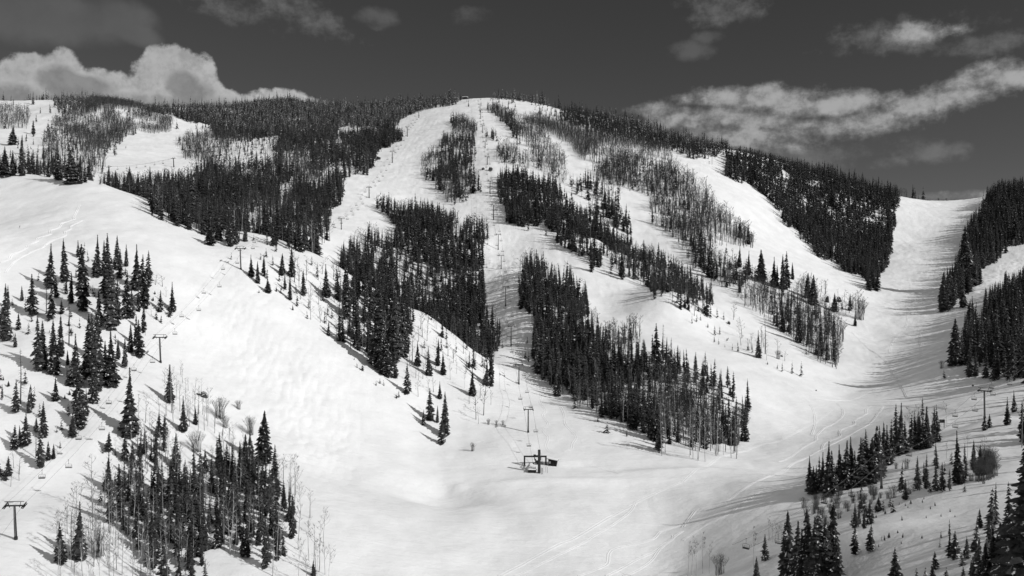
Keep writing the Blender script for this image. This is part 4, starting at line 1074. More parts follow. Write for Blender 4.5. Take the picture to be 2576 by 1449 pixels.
ASPEN_ONES = [('at the bottom left grove edge', 'G', [(2440,1200,930),(2410,1420,1010),(2200,860,660),(2250,1250,880),(2090,1340,930),(2120,1300,900),(1870,1280,850),(1740,1280,780),(1690,1250,900),(1640,1150,760),(1350,1449,1000),(1075,900,560),(1020,900,620),(1330,860,430),(1400,1200,880),(1460,1400,1000),(1230,660,330),(1560,890,640),(1110,1200,900),(650,1300,1000),(720,1200,850),(610,880,740),(890,1300,1000),(2330,1330,1000),(2380,1449,1040),(1960,1150,720),(2060,1449,1060),(1900,1200,830)]),
              ('at the bottom right grove edge', 'I', [(540,1449,1080),(70,1440,1150),(150,1430,1120),(40,1449,1190),(100,1449,1170),(200,1430,1185),(650,1180,1000),(680,1190,1040),(700,1210,1020),(720,1210,1060),(750,1200,1050),(780,1220,1060),(2560,480,60),(1710,440,160),(1775,440,155),(1600,470,200),(1990,320,130),(1900,400,190),(2150,560,380),(2280,560,400),(1990,560,430)]),
              ('on the sunny bowl slope', 'E', [(822,1255,1090),(870,1210,1080),(940,1110,1030),(1010,1150,1060),(1075,1190,1090),(930,1320,1190)])]
BUSHES = [('G', 1660, 260, 100, 'round leafless bush on the snow above the bottom left grove'), ('G', 1800, 190, 120, 'small leafless bush right of the round one above the bottom left grove'), ('G', 1890, 380, 240, 'round leafless bush left of the lone dark spruce'), ('G', 1480, 510, 350, 'leafless bush inside the bottom left grove'),
          ('H', 990, 505, 440, 'low twiggy bush alone on the snow left of the loading station'), ('H', 1110, 305, 260, 'low twiggy bush at the end of the tower shadow'), ('H', 1170, 308, 272, 'low twiggy bush among others at the end of the tower shadow'), ('H', 1220, 312, 272, 'rightmost low twiggy bush at the end of the tower shadow'),
          ('I', 280, 1440, 1280, 'rounded leafless bush at the bottom edge of the picture'), ('F', 1335, 800, 650, 'round leafless tree at the tip of the lower right flank'), ('I', 2255, 725, 600, 'grey leafless thicket bush touching the right hand slope spruces'), ('I', 2310, 722, 610, 'broad grey thicket bush beside the right hand slope spruces'), ('I', 2350, 695, 580, 'grey thicket bush furthest from the right hand slope spruces'), ('I', 2285, 655, 600, 'grey leafless bush standing behind the thicket on the right hand slope'), ('B', 1105, 412, 390, 'round leafless tree at the top of the upper central run'),
          ('F', 1955, 1170, 1110, 'grey bush at the left foot of the right forest'), ('C', 1930, 1108, 1085, 'low bush on the saddle skyline'), ('C', 1990, 1107, 1088, 'second low bush on the saddle skyline'), ('I', 1590, 860, 760, 'leaning twiggy bush on the right hand slope'), ('I', 1690, 640, 560, 'twiggy bush below the right hand tree line'), ('I', 1610, 640, 590, 'low twiggy bush left of another below the right hand tree line'),
          ('F', 720, 1100, 1030, 'grey bush at the lower end of the right flank'), ('G', 740, 1300, 1080, 'twiggy upright bush in the bottom left corner'), ('G', 1700, 330, 240, 'small leafless bush below the round one in the grove')]

rng = random.Random(7)


def on_ground(zone, x, base, ymin=95.0):
    u, v = UV(zone, x, base)
    return ground(u, v, ymin)


def size_of(p, base, top):
    return max(0.8, (base - top) / 3.0 * p.y / FPX)


SPRUCES = []        # x, y, z, height, shape, place, single?
for place, zone, lst in SINGLES:
    for x, b, t, shape in lst:
        p = on_ground(zone, x, b)
        SPRUCES.append((p.x, p.y, p.z, size_of(p, b, t), shape, place))
taken = np.array([(a[0], a[1]) for a in SPRUCES])
cand = sorted(CON_BASES, key=lambda r: -r[3] / r[1])
N_CON = 300
rest = []
for r in cand:
    near_ok = np.min(np.hypot(taken[:, 0] - r[0], taken[:, 1] - r[1])) > 2.0
    u, v = CU + FPX * r[0] / r[1], CV - FPX * (r[2] + 0.8 * r[3]) / r[1]
    if not near_ok: continue
    if len(SPRUCES) < N_CON and 0 < u < 2576 and v < 1440:
        SPRUCES.append((r[0], r[1], r[2], r[3], rng.choice(WORDS[:6]), r[4]))
    else: rest.append(r)
CON_REST = rest
SPRUCES.sort(key=lambda q: -q[3] / q[1])
CON_REST += [(q[0], q[1], q[2], q[3] * 1.15, q[5]) for q in SPRUCES[N_CON:]]
SPRUCES = SPRUCES[:N_CON]

# trees just beyond the right edge of the picture: their shadows fall across the right hand lift line
_r = np.random.RandomState(12)
for _ in range(34):
    _y = _r.uniform(250, 440)
    _x = (_r.uniform(2625, 2900) - CU) / FPX * _y
    CON_REST.append((_x, _y, float(hz(_x, _y)), _r.uniform(12, 24), 'beyond the edge'))

ORD = ['zeroth', 'leftmost', 'second', 'third', 'fourth', 'fifth', 'sixth', 'seventh', 'eighth', 'ninth', 'tenth', 'eleventh', 'twelfth', 'thirteenth', 'fourteenth', 'fifteenth', 'sixteenth', 'seventeenth', 'eighteenth', 'nineteenth', 'twentieth']
ORD += ['twenty-' + w for w in ['first', 'second', 'third', 'fourth', 'fifth', 'sixth', 'seventh', 'eighth', 'ninth']]


def size_word(h):
    return 'towering' if h > 23 else 'tall' if h > 17.5 else 'mid-sized' if h > 12.5 else 'short' if h > 7 else 'little'


def label_all(items, noun, colour):
    """items: (object, place, adjectives, u). One of a sort gets a plain label, several are told apart from left to right"""
    groups = {}
    for it in items: groups.setdefault((it[1], it[2]), []).append(it)
    for (place, adj), its in groups.items():
        its.sort(key=lambda q: q[3])
        n = len(its)
        for i, (o, _p, _a, _u) in enumerate(its):
            if n == 1: o['label'] = f'only {adj}{colour} {noun} {place}'
            elif n == 2: o['label'] = ('left' if i == 0 else 'right') + f' of two {adj}{colour} {noun}s {place}'
            elif n < 29:
                pos = 'leftmost' if i == 0 else 'rightmost' if i == n - 1 else ORD[i + 1] + ' from left'
                o['label'] = f'{pos} of {adj}{colour} {noun}s {place}'
            else: o['label'] = f'{adj}{colour} {noun} among many alike {place}'


def tree_thing(name, cat, group, p, h, rz, parts, tilt=(0, 0), girth=1.0):
    o = empty(name, p, rz)
    o.rotation_euler = (tilt[0], tilt[1], rz)
    o.scale = (h * girth, h * girth, h)
    tag(o, cat=cat, group=group)
    for nm, me in parts:
        c = bpy.data.objects.new(nm, me)
        COL.objects.link(c)
        c.parent = o
    return o


items = []
for (x, y, z, h, shape, place) in SPRUCES:
    k = WORDS.index(shape)
    word, cm, tm = NEAR[k]
    g = rng.uniform(1.0, 1.28) * (1.0 if h > 8 else 1.5 if h < 4 else 1.25)
    o = tree_thing('spruce_tree', 'spruce tree', 'spruces ' + place, (x, y, z), h, rng.uniform(0, 6.28), [('crown', cm), ('trunk', tm)], (rng.uniform(-.02, .02), rng.uniform(-.02, .02)), g)
    items.append((o, place, f'{size_word(h)} {word} ', x / y))
label_all(items, 'spruce', 'dark')

items = []
for place, zone, lst in SAPLINGS:
    for x, b, t in lst:
        p = on_ground(zone, x, b)
        h = size_of(p, b, t) * 1.1
        o = tree_thing('spruce_sapling', 'sapling', 'small spruces ' + place, p, h, rng.uniform(0, 6.28), [('crown', NEAR[rng.choice([1, 3, 5])][1])], (rng.uniform(-.08, .08), rng.uniform(-.08, .08)), 1.3)
        items.append((o, place, '', p.x / p.y))
label_all(items, 'spruce sapling', 'tiny')

# frosted firs near the top
FIR = [fast_mesh('frosted_fir', *MID[i][:2], M['frost']) for i in range(5)]
items = []
fro = []
for place, zone, lst in FROST_ONES:
    for x, b, t in lst:
        p = on_ground(zone, x, b)
        fro.append((p.x, p.y, p.z, size_of(p, b, t), place))
fc = sorted(FRO_BASES, key=lambda r: -r[3] / r[1])
n_in = 300 - len(fro)
fro += fc[:n_in]; FRO_REST = fc[n_in:]
for i, (x, y, z, h, place) in enumerate(fro):
    o = bpy.data.objects.new('frosted_fir', FIR[rng.randrange(5)])
    COL.objects.link(o)
    o.location, o.rotation_euler = (x, y, z - 0.05 * h), (0, 0, rng.uniform(0, 6.28))
    o.scale = (h * 1.05, h * 1.05, h * 1.05)
    tag(o, cat='fir tree', group='snow-frosted firs ' + place)
    items.append((o, place, 'tall ' if h > 14 else 'mid-sized ' if h > 11.5 else 'short ', x / y))
label_all(items, 'fir', 'snow-frosted')

# aspens
items = []
asp = []
for place, zone, lst in ASPEN_ONES:
    for x, b, t in lst:
        p = on_ground(zone, x, b)
        asp.append((p.x, p.y, p.z, size_of(p, b, t), place))
ac = sorted(ASP_BASES, key=lambda r: -r[3] / r[1])
pick = [r for r in ac if 0 < CU + FPX * r[0] / r[1] < 2576 and CV - FPX * (r[2] + 0.7 * r[3]) / r[1] < 1440]
n_in = 300 - len(asp)
asp += pick[:n_in]
_in = set(id(r) for r in pick[:n_in])
ASP_REST = [r for r in ac if id(r) not in _in]
for i, (x, y, z, h, place) in enumerate(asp):
    k = rng.randrange(len(ASPN))
    o = tree_thing('aspen_tree', 'aspen tree', 'leafless aspens ' + place, (x, y, z), h, rng.uniform(0, 6.28), [('trunk', ASPN[k][0]), ('crown', ASPN[k][1])], (rng.uniform(-.05, .05), rng.uniform(-.05, .05)), 1.0 if h > 9 else 1.2)
    items.append((o, place, 'tall ' if h > 14.5 else 'mid-sized ' if h > 10.5 else 'short ', x / y))
label_all(items, 'aspen', 'leafless')

# bushes
for zone, x, b, t, lab in BUSHES:
    p = on_ground(zone, x, b)
    h = size_of(p, b, t)
    k = rng.randrange(3)
    o = tree_thing('leafless_bush', 'bush', 'leafless bushes', p, h, rng.uniform(0, 6.28), [('stems', SHRUB[k][0]), ('crown', SHRUB[k][1])])
    o['label'] = lab
items = []
for (x, y, z, h, place) in BUSH_BASES:
    k = rng.randrange(3)
    o = tree_thing('leafless_bush', 'bush', 'leafless bushes ' + place, (x, y, z), h, rng.uniform(0, 6.28), [('stems', SHRUB[k][0]), ('crown', SHRUB[k][1])], girth=1.2)
    items.append((o, place, '', x / y))
label_all(items, 'bush', 'low twiggy')

# dead trees
for zone, x, b, t, lab in [('F', 622, 1062, 790, 'grey dead tree hung with moss at the end of the right flank'), ('D', 155, 1440, 1020, 'bare dead spruce with thin branches left of the lower left lift'), ('D', 520, 990, 620, 'thin dead trunk in the middle of the left slope grove'),
                           ('D', 350, 745, 470, 'thin dead trunk beside the spruces of the left slope grove'), ('G', 270, 560, 300, 'thin dead trunk left of the lower left lift line'), ('E', 2430, 1130, 830, 'drooping dead tree at the sunny end of the central spur'), ('G', 540, 1320, 950, 'dead stem in the bottom left corner grove')]:
    p = on_ground(zone, x, b)
    h = size_of(p, b, t)
    o = tree_thing('dead_tree', 'dead tree', 'dead trees', p, h, rng.uniform(0, 6.28), [('trunk', SNAG[0]), ('crown', SNAG[1])])
    o['label'] = lab


# the rest of each kind, one object per kind
def merge(recs, protos, sink, girth=1.0, seed=1):
    r = np.random.RandomState(seed)
    V, T, MI, SH = [], [], [], []
    n0 = 0
    A = np.array([q[:4] for q in recs])
    kind = r.randint(0, len(protos), len(A))
    for k, (pv, pt, pm) in enumerate(protos):
        a = A[kind == k]
        if not len(a): continue
        ang = r.uniform(0, 6.28, len(a)); c, s = np.cos(ang), np.sin(ang)
        g = a[:, 3] * r.uniform(0.85, 1.25, len(a)) * girth * np.where(a[:, 3] < 7, 1.5, 1.0)
        tx, ty = r.normal(0, .03, len(a)), r.normal(0, .03, len(a))
        X = pv[None, :, 0] * c[:, None] - pv[None, :, 1] * s[:, None]
        Y = pv[None, :, 0] * s[:, None] + pv[None, :, 1] * c[:, None]
        Zz = pv[None, :, 2] * a[:, 3][:, None]
        X = X * g[:, None] + a[:, 0][:, None] + Zz * tx[:, None]; Y = Y * g[:, None] + a[:, 1][:, None] + Zz * ty[:, None]
        Zz = Zz + a[:, 2][:, None] - sink * a[:, 3][:, None]
        V.append(np.stack([X, Y, Zz], -1).reshape(-1, 3))
        off = n0 + np.arange(len(a)) * len(pv)
        T.append((pt[None] + off[:, None, None]).reshape(-1, 3))
        MI.append(np.tile(pm, len(a)))
        SH.append(np.repeat(r.rand(len(a)), len(pv)))
        n0 += len(a) * len(pv)
    return np.concatenate(V), np.concatenate(T), np.concatenate(MI), np.concatenate(SH)


def merged_object(name, recs_protos, mats, sink, label, cat, girth=1.0):
    V, T, MI, SH, n0 = [], [], [], [], 0
    for i, (recs, protos) in enumerate(recs_protos):
        if not recs: continue
        v, t, m, s = merge(recs, protos, sink, girth, 50 + i)
        V.append(v); T.append(t + n0); MI.append(m); SH.append(s); n0 += len(v)
    me = fast_mesh(name, np.concatenate(V), np.concatenate(T), mats, np.concatenate(MI), False, np.concatenate(SH))
    o = bpy.data.objects.new(name, me)
    COL.objects.link(o)
    tag(o, label, cat, None, 'stuff')
    return o


merged_object('conifer_woods', [([r for r in CON_REST if r[3] / r[1] > 0.019], MID), ([r for r in CON_REST if r[3] / r[1] <= 0.019], FAR)], [M['needle_far'], M['bough_snow']], 0.06, 'dense dark conifer woods covering the ridges and spurs of the ski mountain', 'conifer woods')
merged_object('frosted_woods', [(FRO_REST, FAR)], [M['frost'], M['bough_snow']], 0.06, 'snow-frosted conifer woods along the mountain skyline', 'conifer woods')
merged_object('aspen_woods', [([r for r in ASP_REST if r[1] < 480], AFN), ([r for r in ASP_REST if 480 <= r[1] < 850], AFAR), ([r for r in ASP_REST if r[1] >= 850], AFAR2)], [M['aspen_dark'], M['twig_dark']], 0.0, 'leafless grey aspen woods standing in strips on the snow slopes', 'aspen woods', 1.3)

# ------------------------------------------------------------------ chairlifts
def lift_tower_meshes(gauge, frame=True):
    """patterns for height-1 column plus crossarm group drawn at true size (top at the origin)"""
    arm = MB()
    arm.box((0, 0, 0), (2 * gauge + 0.5, 0.42, 0.38))
    arm.box((-gauge * 0.55, 0, -0.32), (0.12, 0.3, 0.5)); arm.box((gauge * 0.55, 0, -0.32), (0.12, 0.3, 0.5))
    sh = MB()
    sh.tube([(0, -1.7, 0.02), (0, 1.7, 0.02)], 0.14, 6)
    for i in range(7):
        sh.disc((0, -1.62 + i * 0.54, 0.16), 0.23, 0.16, 'X', 12)
    sh.box((0, 0, -0.14), (0.25, 1.2, 0.18))
    sh.box((0.22, 0, 0.3), (0.06, 3.2, 0.05)); sh.box((0.3, 0, -0.2), (0.35, 3.3, 0.04))
    fr = MB()
    w0, w1, H = gauge * 0.62, gauge * 0.95, 1.35
    for s in (-1, 1):
        fr.tube([(s * w0, 0, 0.15), (s * w0 * 1.2, 0, H)], 0.09, 6)
    fr.tube([(-w1 * 1.15, 0, H), (w1 * 1.15, 0, H)], 0.10, 6)
    lad = MB()
    return arm.mesh('crossarm', M['steel']), sh.mesh('sheave_assembly', M['steel']), fr.mesh('lifting_frame', M['steel'])


def column_mesh(h, r0, r1):
    c = MB()
    c.tube([(0, 0, -1.2), (0, 0, 0.9)], r0 * 1.35, 12)
    c.tube([(0, 0, 0.9), (0, 0, h)], [r0, r1], 12)
    return c.mesh('column', M['steel'], False)


def ladder_mesh(h, r0):
    c = MB()
    y = -r0 - 0.12
    c.box((-0.2, y, h / 2 + 0.6), (0.05, 0.05, h - 1.2)); c.box((0.2, y, h / 2 + 0.6), (0.05, 0.05, h - 1.2))
    z = 1.4
    while z < h - 0.2:
        c.box((0, y, z), (0.4, 0.04, 0.04)); z += 0.45
    return c.mesh('ladder', M['steel_pale'])


class Lift:
    def __init__(self, name, words, towers, gauge, spacing, thick=1.0):
        self.name, self.words, self.g = name, words, gauge
        self.arm, self.sheave, self.frame = lift_tower_meshes(gauge)
        self.tw = []                     # (base, height)
        for (u, v, vt) in towers:
            p = ground(u, v)
            self.tw.append((p, max(7.0, (v - vt) * p.y / FPX)))
        self.thick, self.spacing = thick, spacing

    def build(self, label_of):
        tops = []
        n = len(self.tw)
        for i, (p, h) in enumerate(self.tw):
            a, b = self.tw[max(i - 1, 0)][0], self.tw[min(i + 1, n - 1)][0]
            d = (b - a); yaw = math.atan2(-d.x, d.y)
            pitch = math.atan2(d.z, math.hypot(d.x, d.y))
            lean = pitch * 0.28
            t = empty('lift_tower', p, 0)
            t.rotation_euler = Matrix.Rotation(yaw, 3, 'Z').to_euler()
            up = Vector((0, -math.sin(lean), math.cos(lean)))
            t.rotation_euler = (Matrix.Rotation(yaw, 3, 'Z') @ Matrix.Rotation(lean, 3, 'X')).to_euler()
            r0 = (0.42 if h > 9 else 0.36) * self.thick
            far = p.y > 900

            def part(nm, me, loc=(0, 0, 0), rot=(0, 0, 0)):
                o = bpy.data.objects.new(nm, me); COL.objects.link(o)
                o.parent = t; o.location = loc; o.rotation_euler = rot
                return o
            part('column', column_mesh(h, r0 * (1.35 if far else 1), r0 * 0.72 * (1.35 if far else 1)))
            part('crossarm', self.arm, (0, 0, h))
            for s in (-1, 1):
                part('sheave_assembly', self.sheave, (s * (self.g + 0.1), 0, h - 0.02), (pitch - lean, 0, 0))
            part('lifting_frame', self.frame, (0, 0, h))
            if not far: part('ladder', ladder_mesh(h, r0))
            tag(t, label_of(i), 'lift tower', f'towers of the {self.words}')
            R = Matrix.Rotation(yaw, 3, 'Z')
            top = p + R @ Vector((0, -math.sin(lean) * h, math.cos(lean) * h)) + Vector((0, 0, 0.42))
            tops.append((top, R))
        self.tops = tops
        return tops

    def strands(self, extra_lo=None, extra_hi=None, sag=0.028, step=3.0):
        """the two strands of the moving rope as point lists, hung between the sheaves"""
        out = []
        for s in (-1, 1):
            pts = []
            knots = []
            if extra_lo is not None: knots.append(extra_lo[0 if s < 0 else 1])
            knots += [top + R @ Vector((s * (self.g + 0.1), 0, 0)) for top, R in self.tops]
            if extra_hi is not None: knots.append(extra_hi[0 if s < 0 else 1])
            for a, b in zip(knots[:-1], knots[1:]):
                L = (b - a).length
                m = max(6, int(L / 6))
                for k in range(m):
                    t = k / m
                    q = a.lerp(b, t)
                    q.z -= 4 * sag * L * t * (1 - t) * min(1.0, L / 90)
                    pts.append(q)
            pts.append(knots[-1])
            out.append(pts)
        return out


def chair_meshes():
    """a four-seat chair hanging from the rope at the origin; the rope runs along Y, the seat looks along +Y"""
    hg = MB()
    hg.box((0, 0, 0.02), (0.14, 0.5, 0.16)); hg.tube([(0, 0, 0), (0, 0.05, -0.5), (0, 0.0, -1.55)], 0.05, 6)
    fr = MB()
    W = 1.12
    loop = [(-0.25, 0, -1.5), (-W + 0.1, 0, -1.52), (-W, 0, -1.75), (-W, 0.06, -2.75), (-W + 0.08, 0.3, -2.92)]
    fr.tube(loop, 0.042, 6); fr.tube([(-x, y, z) for x, y, z in loop], 0.042, 6); fr.tube([(-0.25, 0, -1.5), (0.25, 0, -1.5)], 0.05, 6)
    st = MB()
    st.box((0, 0.24, -2.86), (2.12, 0.52, 0.14)); st.box((0, 0.0, -2.72), (2.12, 0.07, 0.2))
    bk = MB()
    for z in (-2.1, -2.42): bk.box((0, -0.02, z), (2.08, 0.05, 0.07))
    for x in (-0.55, 0.0, 0.55): bk.box((x, -0.02, -2.32), (0.05, 0.05, 0.62))
    sb = MB()
    sb.tube([(-W, 0.1, -1.9), (-W + 0.05, 0.45, -2.45), (W - 0.05, 0.45, -2.45), (W, 0.1, -1.9)], 0.025, 5)
    ms = [('hanger', hg.mesh('hanger', M['steel'])), ('frame', fr.mesh('frame', M['steel'])), ('seat', st.mesh('seat', M['seat'])), ('backrest', bk.mesh('backrest', M['steel_pale'])), ('safety_bar', sb.mesh('safety_bar', M['steel']))]
    whole = MB()
    mats = [M['steel'], M['seat'], M['steel_pale']]
    for q, mi in ((hg, 0), (fr, 0), (st, 1), (bk, 2)): whole.add(q.v, q.f, mi)
    return ms, whole.mesh('chairlift_chair', mats)


CHAIR_PARTS, CHAIR_WHOLE = chair_meshes()


def hang_chairs(lift, strands, spacing, phase, yaw_of, skip=lambda p: False):
    """one chair every SPACING metres on each strand; labels by the towers on either side"""
    tower_y = [t[0].y for t in lift.tops]
    seen = {}
    made = []
    for si, pts in enumerate(strands):
        acc = phase[si]
        for a, b in zip(pts[:-1], pts[1:]):
            L = (b - a).length
            while acc < L:
                p = a.lerp(b, acc / L)
                acc += spacing
                if skip(p) or min((p - (t[0] + Vector((0, 0, 0)))).length for t in lift.tops) < lift.g + 1.9: continue
                u, v = CU + FPX * p.x / p.y, CV - FPX * p.z / p.y
                if not (-5 < u < 2581 and v < 1455): continue
                d = b - a
                made.append((p, math.atan2(-d.x, d.y) + (0 if si == 1 else math.pi), si))
            acc -= L
    groups = {}
    for p, yaw, si in made:
        k = sum(1 for y in tower_y if y < p.y)
        groups.setdefault((si, k), []).append((p, yaw))
    for (si, k), lst in groups.items():
        lst.sort(key=lambda q: q[0].y)
        side = 'left' if si == 0 else 'right'
        n = len(tower_y)
        if k == 0: where = f'below the lowest tower of the {lift.words}'
        elif k >= n: where = f'above the top tower of the {lift.words}'
        else: where = f'above tower {NUM[k]} of the {lift.words}'
        for j, (p, yaw) in enumerate(lst):
            pos = 'only' if len(lst) == 1 else 'lowest' if j == 0 else 'highest' if j == len(lst) - 1 else ORD[j + 1] + ' lowest'
            if p.y < 760:
                c = empty('chairlift_chair', p, yaw)
                for nm, me in CHAIR_PARTS:
                    o = bpy.data.objects.new(nm, me); COL.objects.link(o); o.parent = c
            else:
                c = bpy.data.objects.new('chairlift_chair', CHAIR_WHOLE); COL.objects.link(c)
                c.location, c.rotation_euler = p, (0, 0, yaw)
                s = 1.15
                c.scale = (s, s, s)
            tag(c, f'{pos} empty chair on {side} strand {where}', 'lift chair', f'empty chairs on the {lift.words}')


NUM = ['zero', 'one', 'two', 'three', 'four', 'five', 'six', 'seven', 'eight', 'nine', 'ten', 'eleven', 'twelve', 'thirteen', 'fourteen', 'fifteen']


def rope_object(strands, r, label, close=None):
    m = MB()
    for pts in strands: m.tube(pts, r, 5, cap=False)
    o = m.build('haul_rope', M['rope'])
    tag(o, label, 'lift rope')
    return o


def bz(x, y): return UV('B', x, y)


# left lift: from the bottom left corner over the crest and on to the summit
tl = [(40, 1357, 1270), (404, 912, 848), (606, 678, 625), (672, 616, 584)]
tl += [(858.7, 577, 549), (bz(210, 1090)[0], bz(0, 1090)[1], bz(0, 1012)[1]), (bz(385, 825)[0], bz(0, 825)[1], bz(0, 742)[1]), (bz(498, 628)[0], bz(0, 628)[1], bz(0, 556)[1]), (bz(585, 486)[0], bz(0, 486)[1], bz(0, 430)[1]), (bz(632, 424)[0], bz(0, 424)[1], bz(0, 375)[1]), (bz(678, 408)[0], bz(0, 408)[1], bz(0, 366)[1])]
LEFT = Lift('left', 'left lift', tl, 2.75, 16)
lt = LEFT.build(lambda i: ['thick dark lift tower cut close to the bottom left corner of the picture', 'dark lift tower beside the left slope grove above the twiggy saplings', 'lift tower standing on the snow crest at the top of the mogul run', 'lift tower just over the crest, half in front of the big left forest'][i] if i < 4 else f'dark lift tower {NUM[i + 1]} counted uphill on the left lift')
d0 = (lt[1][0] - lt[0][0])
lo = lt[0][0] - d0 * 0.55
low_l = [lo + lt[0][1] @ Vector((s * 2.85, 0, 0)) for s in (-1, 1)]
top_l = lt[-1][0] + (lt[-1][0] - lt[-2][0]).normalized() * 60
hi_l = [top_l + lt[-1][1] @ Vector((s * 2.85, 0, 0)) for s in (-1, 1)]
sl = LEFT.strands(low_l, hi_l)
rope_object(sl, 0.03, 'pair of wire rope strands of the left lift')
hang_chairs(LEFT, sl, 32.0, (14.0, 22.0), None)

# central lift: from the loading station up the middle of the mountain
tcn = [(H[0], H[1], H[2]) for H in [(*UV('H', 1410, 365), UV('H', 0, 190)[1]), (*UV('E', 1340, 1290), UV('E', 0, 1140)[1]), (*UV('E', 1281, 1000), UV('E', 0, 850)[1]), (*UV('E', 1240, 700), UV('E', 0, 553)[1]), (*UV('E', 1206, 420), UV('E', 0, 318)[1]), (*UV('E', 1184, 273), UV('E', 0, 160)[1]),
      (*bz(1149, 1257), bz(0, 1145)[1]), (*bz(1122, 1058), bz(0, 962)[1]), (*bz(1101, 840), bz(0, 780)[1]), (*bz(1085, 714), bz(0, 665)[1]), (*bz(1067, 600), bz(0, 540)[1]), (*bz(1052, 492), bz(0, 430)[1]), (*bz(1047, 445), bz(0, 387)[1])]]
CENT = Lift('central', 'central lift', tcn, 2.25, 15, 0.95)
ct = CENT.build(lambda i: 'dark lift tower nearest above the loading station' if i == 0 else f'dark lift tower {NUM[i + 1]} counted uphill on the central lift')

# ------------------------------------------------------------------ loading station of the central lift
STA = ground(1345, 1176)
_dir = (ct[0][0] - STA); _dir.z = 0
ST_YAW = math.atan2(-_dir.x, _dir.y)
K = FPX / STA.y            # photo pixels per metre here


def sp(zx, zy, y=None):
    """survey point in the station close-up (6.352 units = 1 photo px)"""
    return 1261.2 + zx / 6.352, 992.8 + zy / 6.352


def gp(zx, zy):
    u, v = sp(zx, zy)
    return ground(u, v)


pl, pr = gp(370, 1122), gp(712, 1130)
pb = (pl + pr) / 2
portal = empty('lift_station', (pb.x, pb.y, min(pl.z, pr.z)))
tag(portal, 'dark steel loading station with portal frame and thick mast below the central lift', 'lift station')
W = abs(pr.x - pl.x)
Hp = 140 / 6.352 / K
for s in (-1, 1):
    m = MB(); m.box((s * W / 2, 0, Hp / 2 - 0.5), (0.75, 0.75, Hp + 1.0)); m.build('portal_post', M['steel'], portal)
m = MB(); m.box((0, 0, Hp + 0.02), (W + 0.8, 0.7, 0.7)); m.build('portal_beam', M['steel'], portal)
mp = gp(605, 1250)
mh = (1250 - 885) / 6.352 * mp.y / FPX
m = MB(); m.tube([(0, 0, -1), (0, 0, mh)], [0.68, 0.62], 16); m.tube([(0, 0, mh), (0, 0, mh + 0.12)], 0.62, 16)
mast = m.build('mast', M['steel'], portal, False); mast.location = mp - portal.location
m = MB()
y = 0.62
m.box((-0.25, y, mh / 2 + 0.4), (0.05, 0.05, mh - 1.0)); m.box((0.25, y, mh / 2 + 0.4), (0.05, 0.05, mh - 1.0))
z = 0.8
while z < mh - 0.4: m.box((0, y, z), (0.5, 0.04, 0.04)); z += 0.4
m.build('ladder', M['steel_pale'], mast)
# bull wheel and the machinery hanging from the beam
wc = Vector(((mp.x * 0.35 + pb.x * 0.65) - portal.location.x + 0.5, (mp.y + pb.y) / 2 - portal.location.y - 2.0, Hp * 0.52))
m = MB()
R = 2.35
m.tube([wc + Vector((R * math.cos(a), R * math.sin(a), 0)) for a in np.linspace(0, 2 * math.pi, 33)], 0.16, 6, cap=False)
for k in range(8):
    a = k * math.pi / 4
    m.tube([wc, wc + Vector((R * math.cos(a), R * math.sin(a), 0))], 0.08, 5)
m.disc(wc, 0.5, 0.7, 'Z', 14)
bull = m.build('bull_wheel', M['steel'], portal)
m = MB()
m.box((wc.x - 0.9, wc.y + 1.8, Hp * 0.78), (0.35, 5.2, 0.4)); m.box((wc.x + 0.9, wc.y + 1.8, Hp * 0.78), (0.35, 5.2, 0.4)); m.box((wc.x, wc.y, Hp * 0.74), (2.6, 1.2, 0.9))
for i in range(6):
    for s in (-1.5, 1.5): m.disc((wc.x + s, wc.y + 0.4 + i * 0.75, Hp * 0.9), 0.3, 0.18, 'X', 12)
m.tube([(wc.x - 1.6, 0, Hp + 0.2), (wc.x - 0.9, wc.y, Hp * 0.6)], 0.16, 6); m.tube([(wc.x + 1.8, 0, Hp + 0.2), (wc.x + 0.9, wc.y, Hp * 0.6)], 0.16, 6)
m.box((wc.x - 1.3, 0.0, Hp + 0.55), (1.2, 0.8, 0.7)); m.box((wc.x - 0.2, -0.5, Hp + 0.4), (0.8, 1.6, 0.4))
m.build('drive_machinery', M['steel'], portal)
# motor housing with a snow-laden flat roof, left of the mast
hp = gp(492, 1252)
hous = empty('motor_housing', hp)
tag(hous, 'low dark motor housing under a white slab of snow, left of the station mast', 'housing')
wl = 128 / 6.352 * hp.y / FPX
hh = 1.35
m = MB(); m.box((0, 3.0, hh / 2 - 0.4), (wl, 6.0, hh + 0.8)); m.build('wall', M['wood'], hous)
m = MB(); m.box((0, 3.0, hh + 0.07), (wl + 0.5, 6.4, 0.13)); m.build('roof', M['wood'], hous)
m = MB()
N = 10
g0 = len(m.v)
vs, fs = [], []
for i in range(N + 1):
    for j in range(N + 1):
        x, yy = -1 + 2 * i / N, -1 + 2 * j / N
        e = (1 - x ** 8) * (1 - yy ** 8)
        vs.append((x * (wl / 2 + 0.28), 3.0 + yy * 3.25, hh + 0.14 + 0.42 * e + 0.05 * math.sin(5 * x + 3 * yy)))
for i in range(N):
    for j in range(N):
        a = i * (N + 1) + j
        fs.append((a, a + N + 1, a + N + 2, a + 1))
m.add(vs, fs)
m.build('snow_cap', M['snow'], hous, True)
